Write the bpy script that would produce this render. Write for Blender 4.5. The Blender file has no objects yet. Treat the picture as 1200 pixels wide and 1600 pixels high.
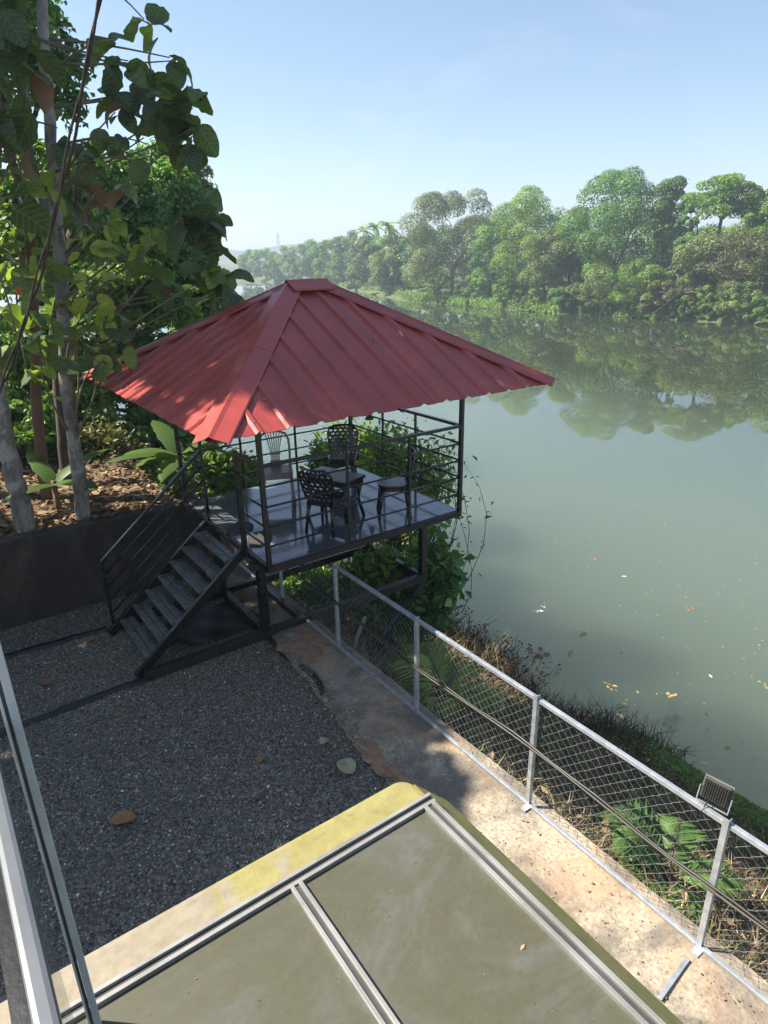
import bpy, math, random
import numpy as np
from mathutils import Vector, Matrix

# ------------------------------------------------------------------ camera
PSI, FPX, PITCH, ROLL = 0.61677, 1021.37, 0.36917, -0.018877
ZC = 4.26                       # eye above the yard (yard gravel is z = 0)
S = 1.0667
C, Sn = math.cos(PSI), math.sin(PSI)
scene = bpy.context.scene
col = scene.collection


def old2new(v):                 # view-aligned axes -> X towards the river, Y along the fence
    return Vector((v[0]*C + v[1]*Sn, -v[0]*Sn + v[1]*C, v[2]))


_F = Vector((0, math.cos(PITCH), -math.sin(PITCH)))
_U = Vector((0, math.sin(PITCH), math.cos(PITCH)))
_R = Vector((1, 0, 0))
_cr, _sr = math.cos(ROLL), math.sin(ROLL)
CR = old2new(_cr*_R + _sr*_U)
CU = old2new(-_sr*_R + _cr*_U)
CF = old2new(_F)
EYE = Vector((0, 0, ZC))
cd = bpy.data.cameras.new('camera')
cam = bpy.data.objects.new('camera', cd)
col.objects.link(cam)
m = Matrix((CR, CU, -CF)).transposed().to_4x4()
m.translation = EYE
cam.matrix_world = m
cd.sensor_fit = 'VERTICAL'
cd.sensor_height = 36
cd.lens = FPX/1600*36
cd.clip_start = 0.02
cd.clip_end = 6000
scene.camera = cam

# ------------------------------------------------------------------ world, sun, exposure
SUN_EL = math.radians(48)
SUN_H = Vector((-0.75, 0.66)).normalized()          # horizontal direction towards the sun
w = bpy.data.worlds.new('World')
scene.world = w
w.use_nodes = True
nt = w.node_tree
bg = nt.nodes['Background']
sky = nt.nodes.new('ShaderNodeTexSky')
sky.sky_type = 'NISHITA'
sky.sun_disc = False
sky.sun_elevation = SUN_EL
sky.sun_rotation = math.atan2(SUN_H.x, SUN_H.y)
sky.air_density = 1.0
sky.dust_density = 0.5
sky.ozone_density = 1.6
sky.altitude = 30
# thin high cirrus over the whole dome
wtc = nt.nodes.new('ShaderNodeTexCoord')
wmp = nt.nodes.new('ShaderNodeMapping')
wmp.inputs['Scale'].default_value = (1.0, 1.0, 3.2)
wmp.inputs['Location'].default_value = (0.35, 0.1, 0.0)
nt.links.new(wtc.outputs['Generated'], wmp.inputs[0])
wno = nt.nodes.new('ShaderNodeTexNoise')
wno.inputs['Scale'].default_value = 3.6
wno.inputs['Detail'].default_value = 8
wno.inputs['Roughness'].default_value = 0.62
wno.inputs['Distortion'].default_value = 0.5
nt.links.new(wmp.outputs[0], wno.inputs['Vector'])
wrp = nt.nodes.new('ShaderNodeValToRGB')
wrp.color_ramp.elements[0].position = 0.55
wrp.color_ramp.elements[0].color = (0, 0, 0, 1)
wrp.color_ramp.elements[1].position = 0.80
wrp.color_ramp.elements[1].color = (0.32, 0.32, 0.32, 1)
nt.links.new(wno.outputs[0], wrp.inputs[0])
wmx = nt.nodes.new('ShaderNodeMix')
wmx.data_type = 'RGBA'
nt.links.new(wrp.outputs[0], wmx.inputs[0])
nt.links.new(sky.outputs[0], wmx.inputs[6])
wmx.inputs[7].default_value = (5.2, 5.4, 5.8, 1)
nt.links.new(wmx.outputs[2], bg.inputs[0])
bg.inputs[1].default_value = 0.063
sd = bpy.data.lights.new('sun', 'SUN')
sd.energy = 4.1
sd.angle = math.radians(0.6)
sd.color = (1.0, 0.93, 0.82)
sun = bpy.data.objects.new('sun', sd)
col.objects.link(sun)
SUN_D = Vector((SUN_H.x*math.cos(SUN_EL), SUN_H.y*math.cos(SUN_EL), math.sin(SUN_EL)))
sun.rotation_euler = SUN_D.to_track_quat('Z', 'Y').to_euler()
sun.location = (-20, 40, 40)
vs = scene.view_settings
vs.view_transform = 'Standard'
vs.look = 'None'
vs.exposure = 1.56
vs.gamma = 1.0
vs.use_curve_mapping = False
scene.cycles.max_bounces = 10
scene.cycles.transparent_max_bounces = 12

# ------------------------------------------------------------------ pixel helpers (photo is 1200 x 1600)


def ray(px, py):
    return (CF + CR*((px-600)/FPX) + CU*(-(py-800)/FPX))


def atz(px, py, z):
    r = ray(px, py)
    return EYE + r*((z-ZC)/r.z)


def aty(px, py, y):
    r = ray(px, py)
    return EYE + r*(y/r.y)


def atx(px, py, x):
    r = ray(px, py)
    return EYE + r*(x/r.x)


def atd(px, py, d):             # at a horizontal distance
    r = ray(px, py)
    return EYE + r*(d/math.hypot(r.x, r.y))


# ------------------------------------------------------------------ objects
def link(name, me, mat, parent):
    o = bpy.data.objects.new(name, me)
    col.objects.link(o)
    if mat is not None and not me.materials:
        me.materials.append(mat)
    if parent is not None:
        o.parent = parent
    return o


def tag(o, label=None, cat=None, group=None, kind=None):
    if label:
        o['label'] = label
    if cat:
        o['category'] = cat
    if group:
        o['group'] = group
    if kind:
        o['kind'] = kind
    return o


def thing(name, label, cat, loc=(0, 0, 0), rz=0.0, group=None):
    o = bpy.data.objects.new(name, None)
    o.empty_display_size = 0.1
    col.objects.link(o)
    o.location = loc
    o.rotation_euler = (0, 0, rz)
    return tag(o, label, cat, group)


class MB:
    def __init__(self):
        self.v = []
        self.f = []

    def add(self, vs_, fs_):
        b = len(self.v)
        self.v += [tuple(p) for p in vs_]
        self.f += [tuple(i+b for i in q) for q in fs_]
        return self

    def box(self, c, s, rz=0.0):
        hx, hy, hz = s[0]/2, s[1]/2, s[2]/2
        cz, sz = math.cos(rz), math.sin(rz)
        P = []
        for x, y, z in ((-1, -1, -1), (1, -1, -1), (1, 1, -1), (-1, 1, -1), (-1, -1, 1), (1, -1, 1), (1, 1, 1), (-1, 1, 1)):
            a, b = x*hx, y*hy
            P.append((c[0]+a*cz-b*sz, c[1]+a*sz+b*cz, c[2]+z*hz))
        return self.add(P, [(0, 3, 2, 1), (4, 5, 6, 7), (0, 1, 5, 4), (1, 2, 6, 5), (2, 3, 7, 6), (3, 0, 4, 7)])

    def bar(self, p, q, wd, ht, up=(0, 0, 1)):
        p, q, up = Vector(p), Vector(q), Vector(up)
        d = (q-p).normalized()
        if abs(d.dot(up)) > 0.98:
            up = Vector((0, 1, 0))
        s = d.cross(up).normalized()
        n = s.cross(d).normalized()
        P = []
        for e in (p, q):
            for a, b in ((-1, -1), (1, -1), (1, 1), (-1, 1)):
                P.append(e + s*(a*wd/2) + n*(b*ht/2))
        return self.add(P, [(3, 2, 1, 0), (4, 5, 6, 7), (0, 1, 5, 4), (1, 2, 6, 5), (2, 3, 7, 6), (3, 0, 4, 7)])

    def tube(self, pts, rad, n=8, cap=True):
        pts = [Vector(p) for p in pts]
        if not isinstance(rad, (list, tuple)):
            rad = [rad]*len(pts)
        P, Fc = [], []
        up = Vector((0.13, 0.21, 0.97))
        for i, p in enumerate(pts):
            d = (pts[min(i+1, len(pts)-1)] - pts[max(i-1, 0)])
            d = d.normalized() if d.length > 1e-9 else Vector((0, 0, 1))
            u_ = up if abs(d.dot(up)) < 0.95 else Vector((0.9, -0.3, 0.1))
            s = d.cross(u_).normalized()
            t = s.cross(d)
            for k in range(n):
                a = 2*math.pi*k/n
                P.append(p + (s*math.cos(a)+t*math.sin(a))*rad[i])
        for i in range(len(pts)-1):
            for k in range(n):
                a, b = i*n+k, i*n+(k+1) % n
                Fc.append((a, b, b+n, a+n))
        if cap:
            Fc.append(tuple(range(n-1, -1, -1)))
            Fc.append(tuple(range((len(pts)-1)*n, len(pts)*n)))
        return self.add(P, Fc)

    def prism(self, poly, z0, z1):
        n = len(poly)
        P = [(x, y, z0) for x, y in poly] + [(x, y, z1) for x, y in poly]
        Fc = [tuple(range(n-1, -1, -1)), tuple(range(n, 2*n))]
        for i in range(n):
            j = (i+1) % n
            Fc.append((i, j, j+n, i+n))
        return self.add(P, Fc)

    def mesh(self, name, smooth=False):
        me = bpy.data.meshes.new(name)
        me.from_pydata(self.v, [], self.f)
        if smooth:
            me.polygons.foreach_set('use_smooth', [True]*len(me.polygons))
        me.update()
        return me

    def build(self, name, mat, parent=None, smooth=False, bevel=0.0):
        o = link(name, self.mesh(name, smooth), mat, parent)
        if bevel:
            b = o.modifiers.new('bevel', 'BEVEL')
            b.width = bevel
            b.segments = 2
            b.limit_method = 'ANGLE'
        return o


def npmesh(name, V, T, var=None, smooth=False):
    """triangle mesh from numpy arrays, with a per-face float attribute 'var'"""
    me = bpy.data.meshes.new(name)
    V = np.asarray(V, np.float32)
    T = np.asarray(T, np.int32)
    me.vertices.add(len(V))
    me.vertices.foreach_set('co', V.ravel())
    me.loops.add(T.size)
    me.loops.foreach_set('vertex_index', T.ravel())
    me.polygons.add(len(T))
    k = T.shape[1]
    me.polygons.foreach_set('loop_start', np.arange(len(T), dtype=np.int32)*k)
    me.polygons.foreach_set('loop_total', np.full(len(T), k, np.int32))
    if smooth:
        me.polygons.foreach_set('use_smooth', np.ones(len(T), bool))
    if var is not None:
        a = me.attributes.new('var', 'FLOAT', 'FACE')
        a.data.foreach_set('value', np.asarray(var, np.float32))
    me.update(calc_edges=True)
    me.validate()
    return me


# ------------------------------------------------------------------ materials
MATS = {}


def mat(name):
    mt = bpy.data.materials.new(name)
    mt.use_nodes = True
    MATS[name] = mt
    n = mt.node_tree
    return mt, n, n.nodes['Principled BSDF']


def node(n, typ, **kw):
    nd = n.nodes.new(typ)
    for k, v in kw.items():
        if isinstance(k, str) and hasattr(nd, k):
            setattr(nd, k, v)
    return nd


def noise(n, scale, detail=6, rough=0.6, coord='Object', dist=0.0, stretch=None):
    tc = n.nodes.new('ShaderNodeTexCoord')
    src = tc.outputs[coord]
    if coord == 'Position':
        pass
    if stretch:
        mp = n.nodes.new('ShaderNodeMapping')
        mp.inputs['Scale'].default_value = stretch
        n.links.new(src, mp.inputs[0])
        src = mp.outputs[0]
    t = n.nodes.new('ShaderNodeTexNoise')
    t.inputs['Scale'].default_value = scale
    t.inputs['Detail'].default_value = detail
    t.inputs['Roughness'].default_value = rough
    t.inputs['Distortion'].default_value = dist
    n.links.new(src, t.inputs['Vector'])
    return t


def ramp(n, fac, stops):
    r = n.nodes.new('ShaderNodeValToRGB')
    e = r.color_ramp.elements
    while len(e) < len(stops):
        e.new(0.5)
    for i, (p, c) in enumerate(stops):
        e[i].position = p
        e[i].color = (c[0], c[1], c[2], 1)
    n.links.new(fac, r.inputs[0])
    return r


def bump(n, b, h, strength, dist=0.02):
    bp = n.nodes.new('ShaderNodeBump')
    bp.inputs['Strength'].default_value = strength
    bp.inputs['Distance'].default_value = dist
    n.links.new(h, bp.inputs['Height'])
    n.links.new(bp.outputs[0], b.inputs['Normal'])


def simple(name, c1, c2, scale=8, rough=0.5, metal=0.0, bmp=0.0, spec=0.5, detail=6, stretch=None, r2=None, pos=(0.3, 0.7)):
    mt, n, b = mat(name)
    t = noise(n, scale, detail, stretch=stretch)
    r = ramp(n, t.outputs[0], [(pos[0], c1), (pos[1], c2)])
    n.links.new(r.outputs[0], b.inputs['Base Color'])
    b.inputs['Roughness'].default_value = rough
    b.inputs['Metallic'].default_value = metal
    b.inputs['Specular IOR Level'].default_value = spec
    if r2 is not None:
        t2 = noise(n, scale*0.6, 5)
        rr = ramp(n, t2.outputs[0], [(0.3, (rough,)*3), (0.7, (r2,)*3)])
        n.links.new(rr.outputs[0], b.inputs['Roughness'])
    if bmp:
        bump(n, b, t.outputs[0], bmp)
    return mt


def leafmat(name, stops, trans=0.35, rough=0.45, tcol=(1.5, 1.6, 0.5)):
    """leaf colour runs along the per-face value; diffuse + translucent + thin gloss"""
    mt = bpy.data.materials.new(name)
    mt.use_nodes = True
    n = mt.node_tree
    n.nodes.clear()
    out = n.nodes.new('ShaderNodeOutputMaterial')
    at_ = n.nodes.new('ShaderNodeAttribute')
    at_.attribute_name = 'var'
    r = ramp(n, at_.outputs['Fac'], stops)
    b = n.nodes.new('ShaderNodeBsdfPrincipled')
    b.inputs['Roughness'].default_value = rough
    b.inputs['Specular IOR Level'].default_value = 0.35
    n.links.new(r.outputs[0], b.inputs['Base Color'])
    tr = n.nodes.new('ShaderNodeBsdfTranslucent')
    mx = n.nodes.new('ShaderNodeMix')
    mx.data_type = 'RGBA'
    mx.blend_type = 'MULTIPLY'
    mx.inputs[0].default_value = 1.0
    n.links.new(r.outputs[0], mx.inputs[6])
    mx.inputs[7].default_value = (*tcol, 1)
    n.links.new(mx.outputs[2], tr.inputs[0])
    ms = n.nodes.new('ShaderNodeMixShader')
    ms.inputs[0].default_value = trans
    n.links.new(b.outputs[0], ms.inputs[1])
    n.links.new(tr.outputs[0], ms.inputs[2])
    n.links.new(ms.outputs[0], out.inputs[0])
    MATS[name] = mt
    return mt


# painted roof sheet: red with chalky fading
mt, n, b = mat('roof_red')
t1 = noise(n, 2.2, 8, 0.65)
t2 = noise(n, 30, 4, 0.6, stretch=(1, 1, 1))
r1 = ramp(n, t1.outputs[0], [(0.25, (0.29, 0.046, 0.036)), (0.55, (0.385, 0.062, 0.048)), (0.8, (0.45, 0.11, 0.082))])
mx = node(n, 'ShaderNodeMix', data_type='RGBA')
r2 = ramp(n, t2.outputs[0], [(0.62, (0, 0, 0)), (0.8, (0.35, 0.35, 0.35))])
n.links.new(r2.outputs[0], mx.inputs[0])
n.links.new(r1.outputs[0], mx.inputs[6])
mx.inputs[7].default_value = (0.36, 0.12, 0.11, 1)
oi = n.nodes.new('ShaderNodeObjectInfo')
ro = ramp(n, oi.outputs['Random'], [(0.0, (0.88, 0.88, 0.88)), (1.0, (1.10, 1.08, 1.08))])
mo = node(n, 'ShaderNodeMix', data_type='RGBA', blend_type='MULTIPLY')
mo.inputs[0].default_value = 1
n.links.new(mx.outputs[2], mo.inputs[6])
n.links.new(ro.outputs[0], mo.inputs[7])
td = noise(n, 3.5, 9, 0.72, dist=1.2)
rdd = ramp(n, td.outputs[0], [(0.56, (0, 0, 0)), (0.74, (0.42, 0.42, 0.42))])
md = node(n, 'ShaderNodeMix', data_type='RGBA')
n.links.new(rdd.outputs[0], md.inputs[0])
n.links.new(mo.outputs[2], md.inputs[6])
md.inputs[7].default_value = (0.16, 0.075, 0.06, 1)
n.links.new(md.outputs[2], b.inputs['Base Color'])
rr = ramp(n, t1.outputs[0], [(0.3, (0.30,)*3), (0.7, (0.46,)*3)])
n.links.new(rr.outputs[0], b.inputs['Roughness'])
bump(n, b, noise(n, 5, 3).outputs[0], 0.12, 0.02)
ROOF = mt

BLACK = simple('black_painted_steel', (0.004, 0.004, 0.0045), (0.010, 0.0095, 0.009), 9, 0.18, 0.0, 0.04, 0.6, r2=0.36)
TREADM = simple('sky_sheen_tread', (0.06, 0.062, 0.066), (0.15, 0.154, 0.16), 6, 0.22, 0.0, 0.04, 1.0, r2=0.35)  # black treads greyed so the sky's reflection is in their colour
BROWNST = simple('red_oxide_steel', (0.010, 0.007, 0.006), (0.026, 0.015, 0.011), 7, 0.45, bmp=0.05, r2=0.6)
GALV = simple('galvanised_steel', (0.30, 0.33, 0.36), (0.52, 0.55, 0.58), 14, 0.38, 0.55, 0.06, r2=0.55)
WIRE = simple('fence_wire', (0.14, 0.16, 0.145), (0.28, 0.30, 0.27), 20, 0.5, 0.4)
ALU = simple('aluminium', (0.20, 0.195, 0.18), (0.36, 0.355, 0.335), 7, 0.5, 0.35, 0.06, r2=0.65, detail=9)
ALUL = simple('pale_aluminium', (0.46, 0.46, 0.44), (0.62, 0.62, 0.60), 7, 0.5, 0.1, 0.04, r2=0.6)
ALUD = simple('aluminium_groove', (0.05, 0.05, 0.05), (0.09, 0.09, 0.085), 10, 0.5, 0.3)
PLASTIC = simple('dark_brown_plastic', (0.006, 0.005, 0.005), (0.011, 0.009, 0.009), 12, 0.2, r2=0.3)
GREYPL = simple('grey_plastic', (0.20, 0.19, 0.175), (0.30, 0.285, 0.265), 9, 0.42)
BLACKPL = simple('black_sheet', (0.004, 0.004, 0.0045), (0.013, 0.014, 0.016), 5, 0.33, bmp=0.3, r2=0.5)
MATM = simple('door_mat', (0.03, 0.03, 0.03), (0.085, 0.08, 0.075), 60, 0.95, bmp=0.6, detail=3)
CABLE = simple('black_cable', (0.014, 0.012, 0.011), (0.03, 0.026, 0.022), 12, 0.4)
PVC = simple('yellowed_pipe', (0.045, 0.042, 0.027), (0.085, 0.08, 0.05), 9, 0.5)
BARK = simple('pale_bark', (0.105, 0.09, 0.07), (0.31, 0.285, 0.24), 9, 0.9, bmp=0.7, stretch=(1, 1, 0.35), detail=9, pos=(0.35, 0.68))
n = BARK.node_tree
b = n.nodes['Principled BSDF']
src = b.inputs['Base Color'].links[0].from_socket
tb = noise(n, 3.4, 8, 0.6, dist=0.7)
rb_ = ramp(n, tb.outputs[0], [(0.50, (0, 0, 0)), (0.58, (0.75, 0.75, 0.75))])
mb_ = node(n, 'ShaderNodeMix', data_type='RGBA')
n.links.new(rb_.outputs[0], mb_.inputs[0])
n.links.new(src, mb_.inputs[6])
mb_.inputs[7].default_value = (0.40, 0.385, 0.34, 1)
n.links.new(mb_.outputs[2], b.inputs['Base Color'])
BARKD = simple('dark_bark', (0.05, 0.038, 0.028), (0.13, 0.10, 0.075), 8, 0.9, bmp=0.7, stretch=(1, 1, 0.3), detail=9)
BARKR = simple('red_brown_bark', (0.10, 0.05, 0.03), (0.21, 0.12, 0.075), 8, 0.9, bmp=0.7, stretch=(1, 1, 0.3), detail=9)
TWIG = simple('twig_bark', (0.12, 0.09, 0.055), (0.24, 0.20, 0.13), 9, 0.8)
GREYTWIG = simple('dry_wood', (0.17, 0.145, 0.11), (0.30, 0.26, 0.20), 9, 0.85)
SCREW = simple('screw_zinc', (0.30, 0.22, 0.20), (0.45, 0.36, 0.33), 20, 0.35, 0.6)
FOAM = simple('filler_foam', (0.32, 0.28, 0.22), (0.42, 0.38, 0.30), 15, 0.9, bmp=0.3)

# deck floor: dark glossy painted board
mt, n, b = mat('deck_floor')
t1 = noise(n, 1.6, 8, 0.65, dist=0.6)
r1 = ramp(n, t1.outputs[0], [(0.3, (0.09, 0.10, 0.12)), (0.7, (0.15, 0.165, 0.19))])
n.links.new(r1.outputs[0], b.inputs['Base Color'])
rr = ramp(n, t1.outputs[0], [(0.3, (0.05,)*3), (0.75, (0.15,)*3)])
n.links.new(rr.outputs[0], b.inputs['Roughness'])
b.inputs['IOR'].default_value = 1.9
bump(n, b, noise(n, 2.5, 5).outputs[0], 0.03, 0.03)
DECKM = mt

# weathered concrete with soil
mt, n, b = mat('ledge_concrete')
t1 = noise(n, 1.1, 9, 0.68, dist=0.8)
t2 = noise(n, 38, 5, 0.7)
t3 = noise(n, 1.7, 8, 0.7, dist=0.3)
rb = ramp(n, t2.outputs[0], [(0.28, (0.19, 0.155, 0.11)), (0.5, (0.40, 0.335, 0.245)), (0.75, (0.60, 0.52, 0.40))])
rs = ramp(n, t1.outputs[0], [(0.47, (0, 0, 0)), (0.60, (0.8, 0.8, 0.8))])
mx = node(n, 'ShaderNodeMix', data_type='RGBA')
n.links.new(rs.outputs[0], mx.inputs[0])
n.links.new(rb.outputs[0], mx.inputs[6])
mx.inputs[7].default_value = (0.42, 0.28, 0.165, 1)
rd = ramp(n, t3.outputs[0], [(0.42, (0, 0, 0)), (0.58, (0.75, 0.75, 0.75))])
mx2 = node(n, 'ShaderNodeMix', data_type='RGBA')
n.links.new(rd.outputs[0], mx2.inputs[0])
n.links.new(mx.outputs[2], mx2.inputs[6])
mx2.inputs[7].default_value = (0.12, 0.105, 0.09, 1)
n.links.new(mx2.outputs[2], b.inputs['Base Color'])
b.inputs['Roughness'].default_value = 0.92
bump(n, b, t2.outputs[0], 0.6, 0.012)
LEDGE = mt

# retaining wall: old dark plaster
mt, n, b = mat('wall_plaster')
t1 = noise(n, 1.6, 10, 0.75, dist=0.5, stretch=(1.3, 1.3, 0.5))
r1 = ramp(n, t1.outputs[0], [(0.3, (0.014, 0.011, 0.008)), (0.5, (0.036, 0.028, 0.021)), (0.66, (0.08, 0.062, 0.045)), (0.8, (0.14, 0.11, 0.08))])
n.links.new(r1.outputs[0], b.inputs['Base Color'])
b.inputs['Roughness'].default_value = 0.95
bump(n, b, noise(n, 14, 8, 0.7).outputs[0], 0.6, 0.03)
WALLM = mt

# gravel
mt, n, b = mat('gravel_bed')
vt = n.nodes.new('ShaderNodeTexVoronoi')
vt.inputs['Scale'].default_value = 48
tc = n.nodes.new('ShaderNodeTexCoord')
n.links.new(tc.outputs['Object'], vt.inputs['Vector'])
sp = n.nodes.new('ShaderNodeSeparateColor')
n.links.new(vt.outputs['Color'], sp.inputs[0])
r1 = ramp(n, sp.outputs[0], [(0.0, (0.035, 0.032, 0.027)), (0.7, (0.17, 0.157, 0.135)), (1.0, (0.36, 0.34, 0.30))])
n.links.new(r1.outputs[0], b.inputs['Base Color'])
b.inputs['Roughness'].default_value = 0.75
bump(n, b, vt.outputs['Distance'], 0.8, 0.012)
GRAVB = mt
mt, n, b = mat('gravel_chip')
at_ = n.nodes.new('ShaderNodeAttribute')
at_.attribute_name = 'var'
r1 = ramp(n, at_.outputs['Fac'], [(0.0, (0.050, 0.047, 0.040)), (0.5, (0.098, 0.091, 0.078)), (0.9, (0.165, 0.154, 0.133)), (0.985, (0.30, 0.28, 0.25)), (1.0, (0.55, 0.53, 0.48))])
tq = noise(n, 0.9, 7, 0.65, dist=0.6)
rq = ramp(n, tq.outputs[0], [(0.32, (1.55, 1.42, 1.20)), (0.55, (1.9, 1.74, 1.45)), (0.72, (2.35, 2.1, 1.68))])
mq = node(n, 'ShaderNodeMix', data_type='RGBA', blend_type='MULTIPLY')
mq.inputs[0].default_value = 1
n.links.new(r1.outputs[0], mq.inputs[6])
n.links.new(rq.outputs[0], mq.inputs[7])
n.links.new(mq.outputs[2], b.inputs['Base Color'])
b.inputs['Roughness'].default_value = 0.55
CHIP = mt

# soil of the bank
mt, n, b = mat('bank_soil')
t1 = noise(n, 0.9, 9, 0.7, dist=0.5)
t2 = noise(n, 22, 6, 0.7)
r1 = ramp(n, t1.outputs[0], [(0.3, (0.075, 0.05, 0.032)), (0.5, (0.14, 0.095, 0.06)), (0.72, (0.22, 0.14, 0.085))])
r2 = ramp(n, t2.outputs[0], [(0.3, (0.35, 0.33, 0.3)), (0.7, (1.25, 1.2, 1.15))])
mx = node(n, 'ShaderNodeMix', data_type='RGBA', blend_type='MULTIPLY')
mx.inputs[0].default_value = 1
n.links.new(r1.outputs[0], mx.inputs[6])
n.links.new(r2.outputs[0], mx.inputs[7])
n.links.new(mx.outputs[2], b.inputs['Base Color'])
b.inputs['Roughness'].default_value = 0.95
bump(n, b, t2.outputs[0], 0.7, 0.05)
SOIL = mt
ORANGE = simple('laterite_soil', (0.22, 0.115, 0.065), (0.40, 0.255, 0.16), 9, 0.95, bmp=0.5, detail=9)
FARSOIL = simple('far_bank_soil', (0.05, 0.075, 0.02), (0.12, 0.13, 0.045), 0.3, 0.95)
HILLM = simple('hill_woods', (0.025, 0.04, 0.02), (0.05, 0.075, 0.03), 0.03, 0.95)

# river water: murky, with a nearly still skin
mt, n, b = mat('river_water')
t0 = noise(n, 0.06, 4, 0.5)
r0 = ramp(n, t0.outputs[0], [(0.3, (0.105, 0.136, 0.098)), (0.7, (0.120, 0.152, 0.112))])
# base colour darkens towards mid river so the tree reflections read deeper
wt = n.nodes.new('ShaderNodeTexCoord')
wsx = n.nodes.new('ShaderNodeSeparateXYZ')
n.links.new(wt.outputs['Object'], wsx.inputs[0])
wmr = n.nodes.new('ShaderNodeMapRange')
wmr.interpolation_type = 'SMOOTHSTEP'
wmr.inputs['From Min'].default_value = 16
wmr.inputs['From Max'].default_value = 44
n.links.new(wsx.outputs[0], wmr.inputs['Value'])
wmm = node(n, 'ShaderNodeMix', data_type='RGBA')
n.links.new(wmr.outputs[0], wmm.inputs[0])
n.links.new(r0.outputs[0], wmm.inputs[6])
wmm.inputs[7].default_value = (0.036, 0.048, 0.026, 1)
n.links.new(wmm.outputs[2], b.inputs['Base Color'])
b.inputs['Roughness'].default_value = 0.008
b.inputs['IOR'].default_value = 1.5
b.subsurface_method = 'BURLEY'
b.inputs['Subsurface Weight'].default_value = 1.0
b.inputs['Subsurface Radius'].default_value = (1.0, 1.0, 1.0)
b.inputs['Subsurface Scale'].default_value = 22.0
t1 = noise(n, 0.55, 3, 0.5, stretch=(1.0, 0.55, 1))
bump(n, b, t1.outputs[0], 0.012, 0.01)
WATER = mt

# yellow paint flaking to cream render
mt, n, b = mat('flaking_yellow_paint')
t1 = noise(n, 3.2, 9, 0.7, dist=0.9)
t2 = noise(n, 16, 7, 0.7)
r1 = ramp(n, t2.outputs[0], [(0.3, (0.20, 0.175, 0.05)), (0.7, (0.30, 0.27, 0.10))])
r2 = ramp(n, t2.outputs[0], [(0.3, (0.20, 0.165, 0.11)), (0.7, (0.31, 0.265, 0.19))])
tcx = n.nodes.new('ShaderNodeTexCoord')
sx = n.nodes.new('ShaderNodeSeparateXYZ')
n.links.new(tcx.outputs['Object'], sx.inputs[0])
ma = node(n, 'ShaderNodeMath', operation='MULTIPLY_ADD')
n.links.new(sx.outputs[0], ma.inputs[0])
ma.inputs[1].default_value = -0.42
n.links.new(t1.outputs[0], ma.inputs[2])
rs = ramp(n, ma.outputs[0], [(0.28, (0, 0, 0)), (0.36, (1, 1, 1))])
mx = node(n, 'ShaderNodeMix', data_type='RGBA')
n.links.new(rs.outputs[0], mx.inputs[0])
n.links.new(r1.outputs[0], mx.inputs[6])
n.links.new(r2.outputs[0], mx.inputs[7])
t4 = noise(n, 7, 8, 0.65, dist=1.5)
rg = ramp(n, t4.outputs[0], [(0.62, (0, 0, 0)), (0.66, (0.7, 0.7, 0.7))])
mx2 = node(n, 'ShaderNodeMix', data_type='RGBA')
n.links.new(rg.outputs[0], mx2.inputs[0])
n.links.new(mx.outputs[2], mx2.inputs[6])
mx2.inputs[7].default_value = (0.15, 0.145, 0.10, 1)
n.links.new(mx2.outputs[2], b.inputs['Base Color'])
b.inputs['Roughness'].default_value = 0.7
bump(n, b, t4.outputs[0], 0.3, 0.01)
YELLOW = mt

# dirty translucent roofing sheet, grown over with algae
mt, n, b = mat('algae_sheet')
t1 = noise(n, 2.2, 12, 0.68, dist=1.6)
t2 = noise(n, 55, 6, 0.7)
r1 = ramp(n, t1.outputs[0], [(0.30, (0.070, 0.066, 0.038)), (0.48, (0.084, 0.081, 0.050)), (0.58, (0.100, 0.099, 0.076)), (0.70, (0.125, 0.128, 0.115))])
r2 = ramp(n, t2.outputs[0], [(0.3, (0.88, 0.88, 0.87)), (0.5, (1, 1, 1)), (0.75, (1.1, 1.1, 1.1))])
mx = node(n, 'ShaderNodeMix', data_type='RGBA', blend_type='MULTIPLY')
mx.inputs[0].default_value = 1
n.links.new(r1.outputs[0], mx.inputs[6])
n.links.new(r2.outputs[0], mx.inputs[7])
n.links.new(mx.outputs[2], b.inputs['Base Color'])
rr = ramp(n, t1.outputs[0], [(0.3, (0.55,)*3), (0.75, (0.28,)*3)])
n.links.new(rr.outputs[0], b.inputs['Roughness'])
ALGAE = mt

# pane glass with a film of dust
mt = bpy.data.materials.new('dusty_glass')
mt.use_nodes = True
n = mt.node_tree
n.nodes.clear()
out = n.nodes.new('ShaderNodeOutputMaterial')
tp = n.nodes.new('ShaderNodeBsdfTransparent')
tp.inputs[0].default_value = (0.80, 0.85, 0.84, 1)
gl = n.nodes.new('ShaderNodeBsdfGlossy')
gl.inputs['Roughness'].default_value = 0.02
fr = n.nodes.new('ShaderNodeFresnel')
fr.inputs[0].default_value = 1.45
m1 = n.nodes.new('ShaderNodeMixShader')
n.links.new(fr.outputs[0], m1.inputs[0])
n.links.new(tp.outputs[0], m1.inputs[1])
n.links.new(gl.outputs[0], m1.inputs[2])
df = n.nodes.new('ShaderNodeBsdfDiffuse')
df.inputs[0].default_value = (0.5, 0.5, 0.47, 1)
m2 = n.nodes.new('ShaderNodeMixShader')
td = noise(n, 5, 6, 0.6)
rdst = ramp(n, td.outputs[0], [(0.3, (0.05,)*3), (0.8, (0.16,)*3)])
n.links.new(rdst.outputs[0], m2.inputs[0])
n.links.new(m1.outputs[0], m2.inputs[1])
n.links.new(df.outputs[0], m2.inputs[2])
n.links.new(m2.outputs[0], out.inputs[0])
GLASS = mt

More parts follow.
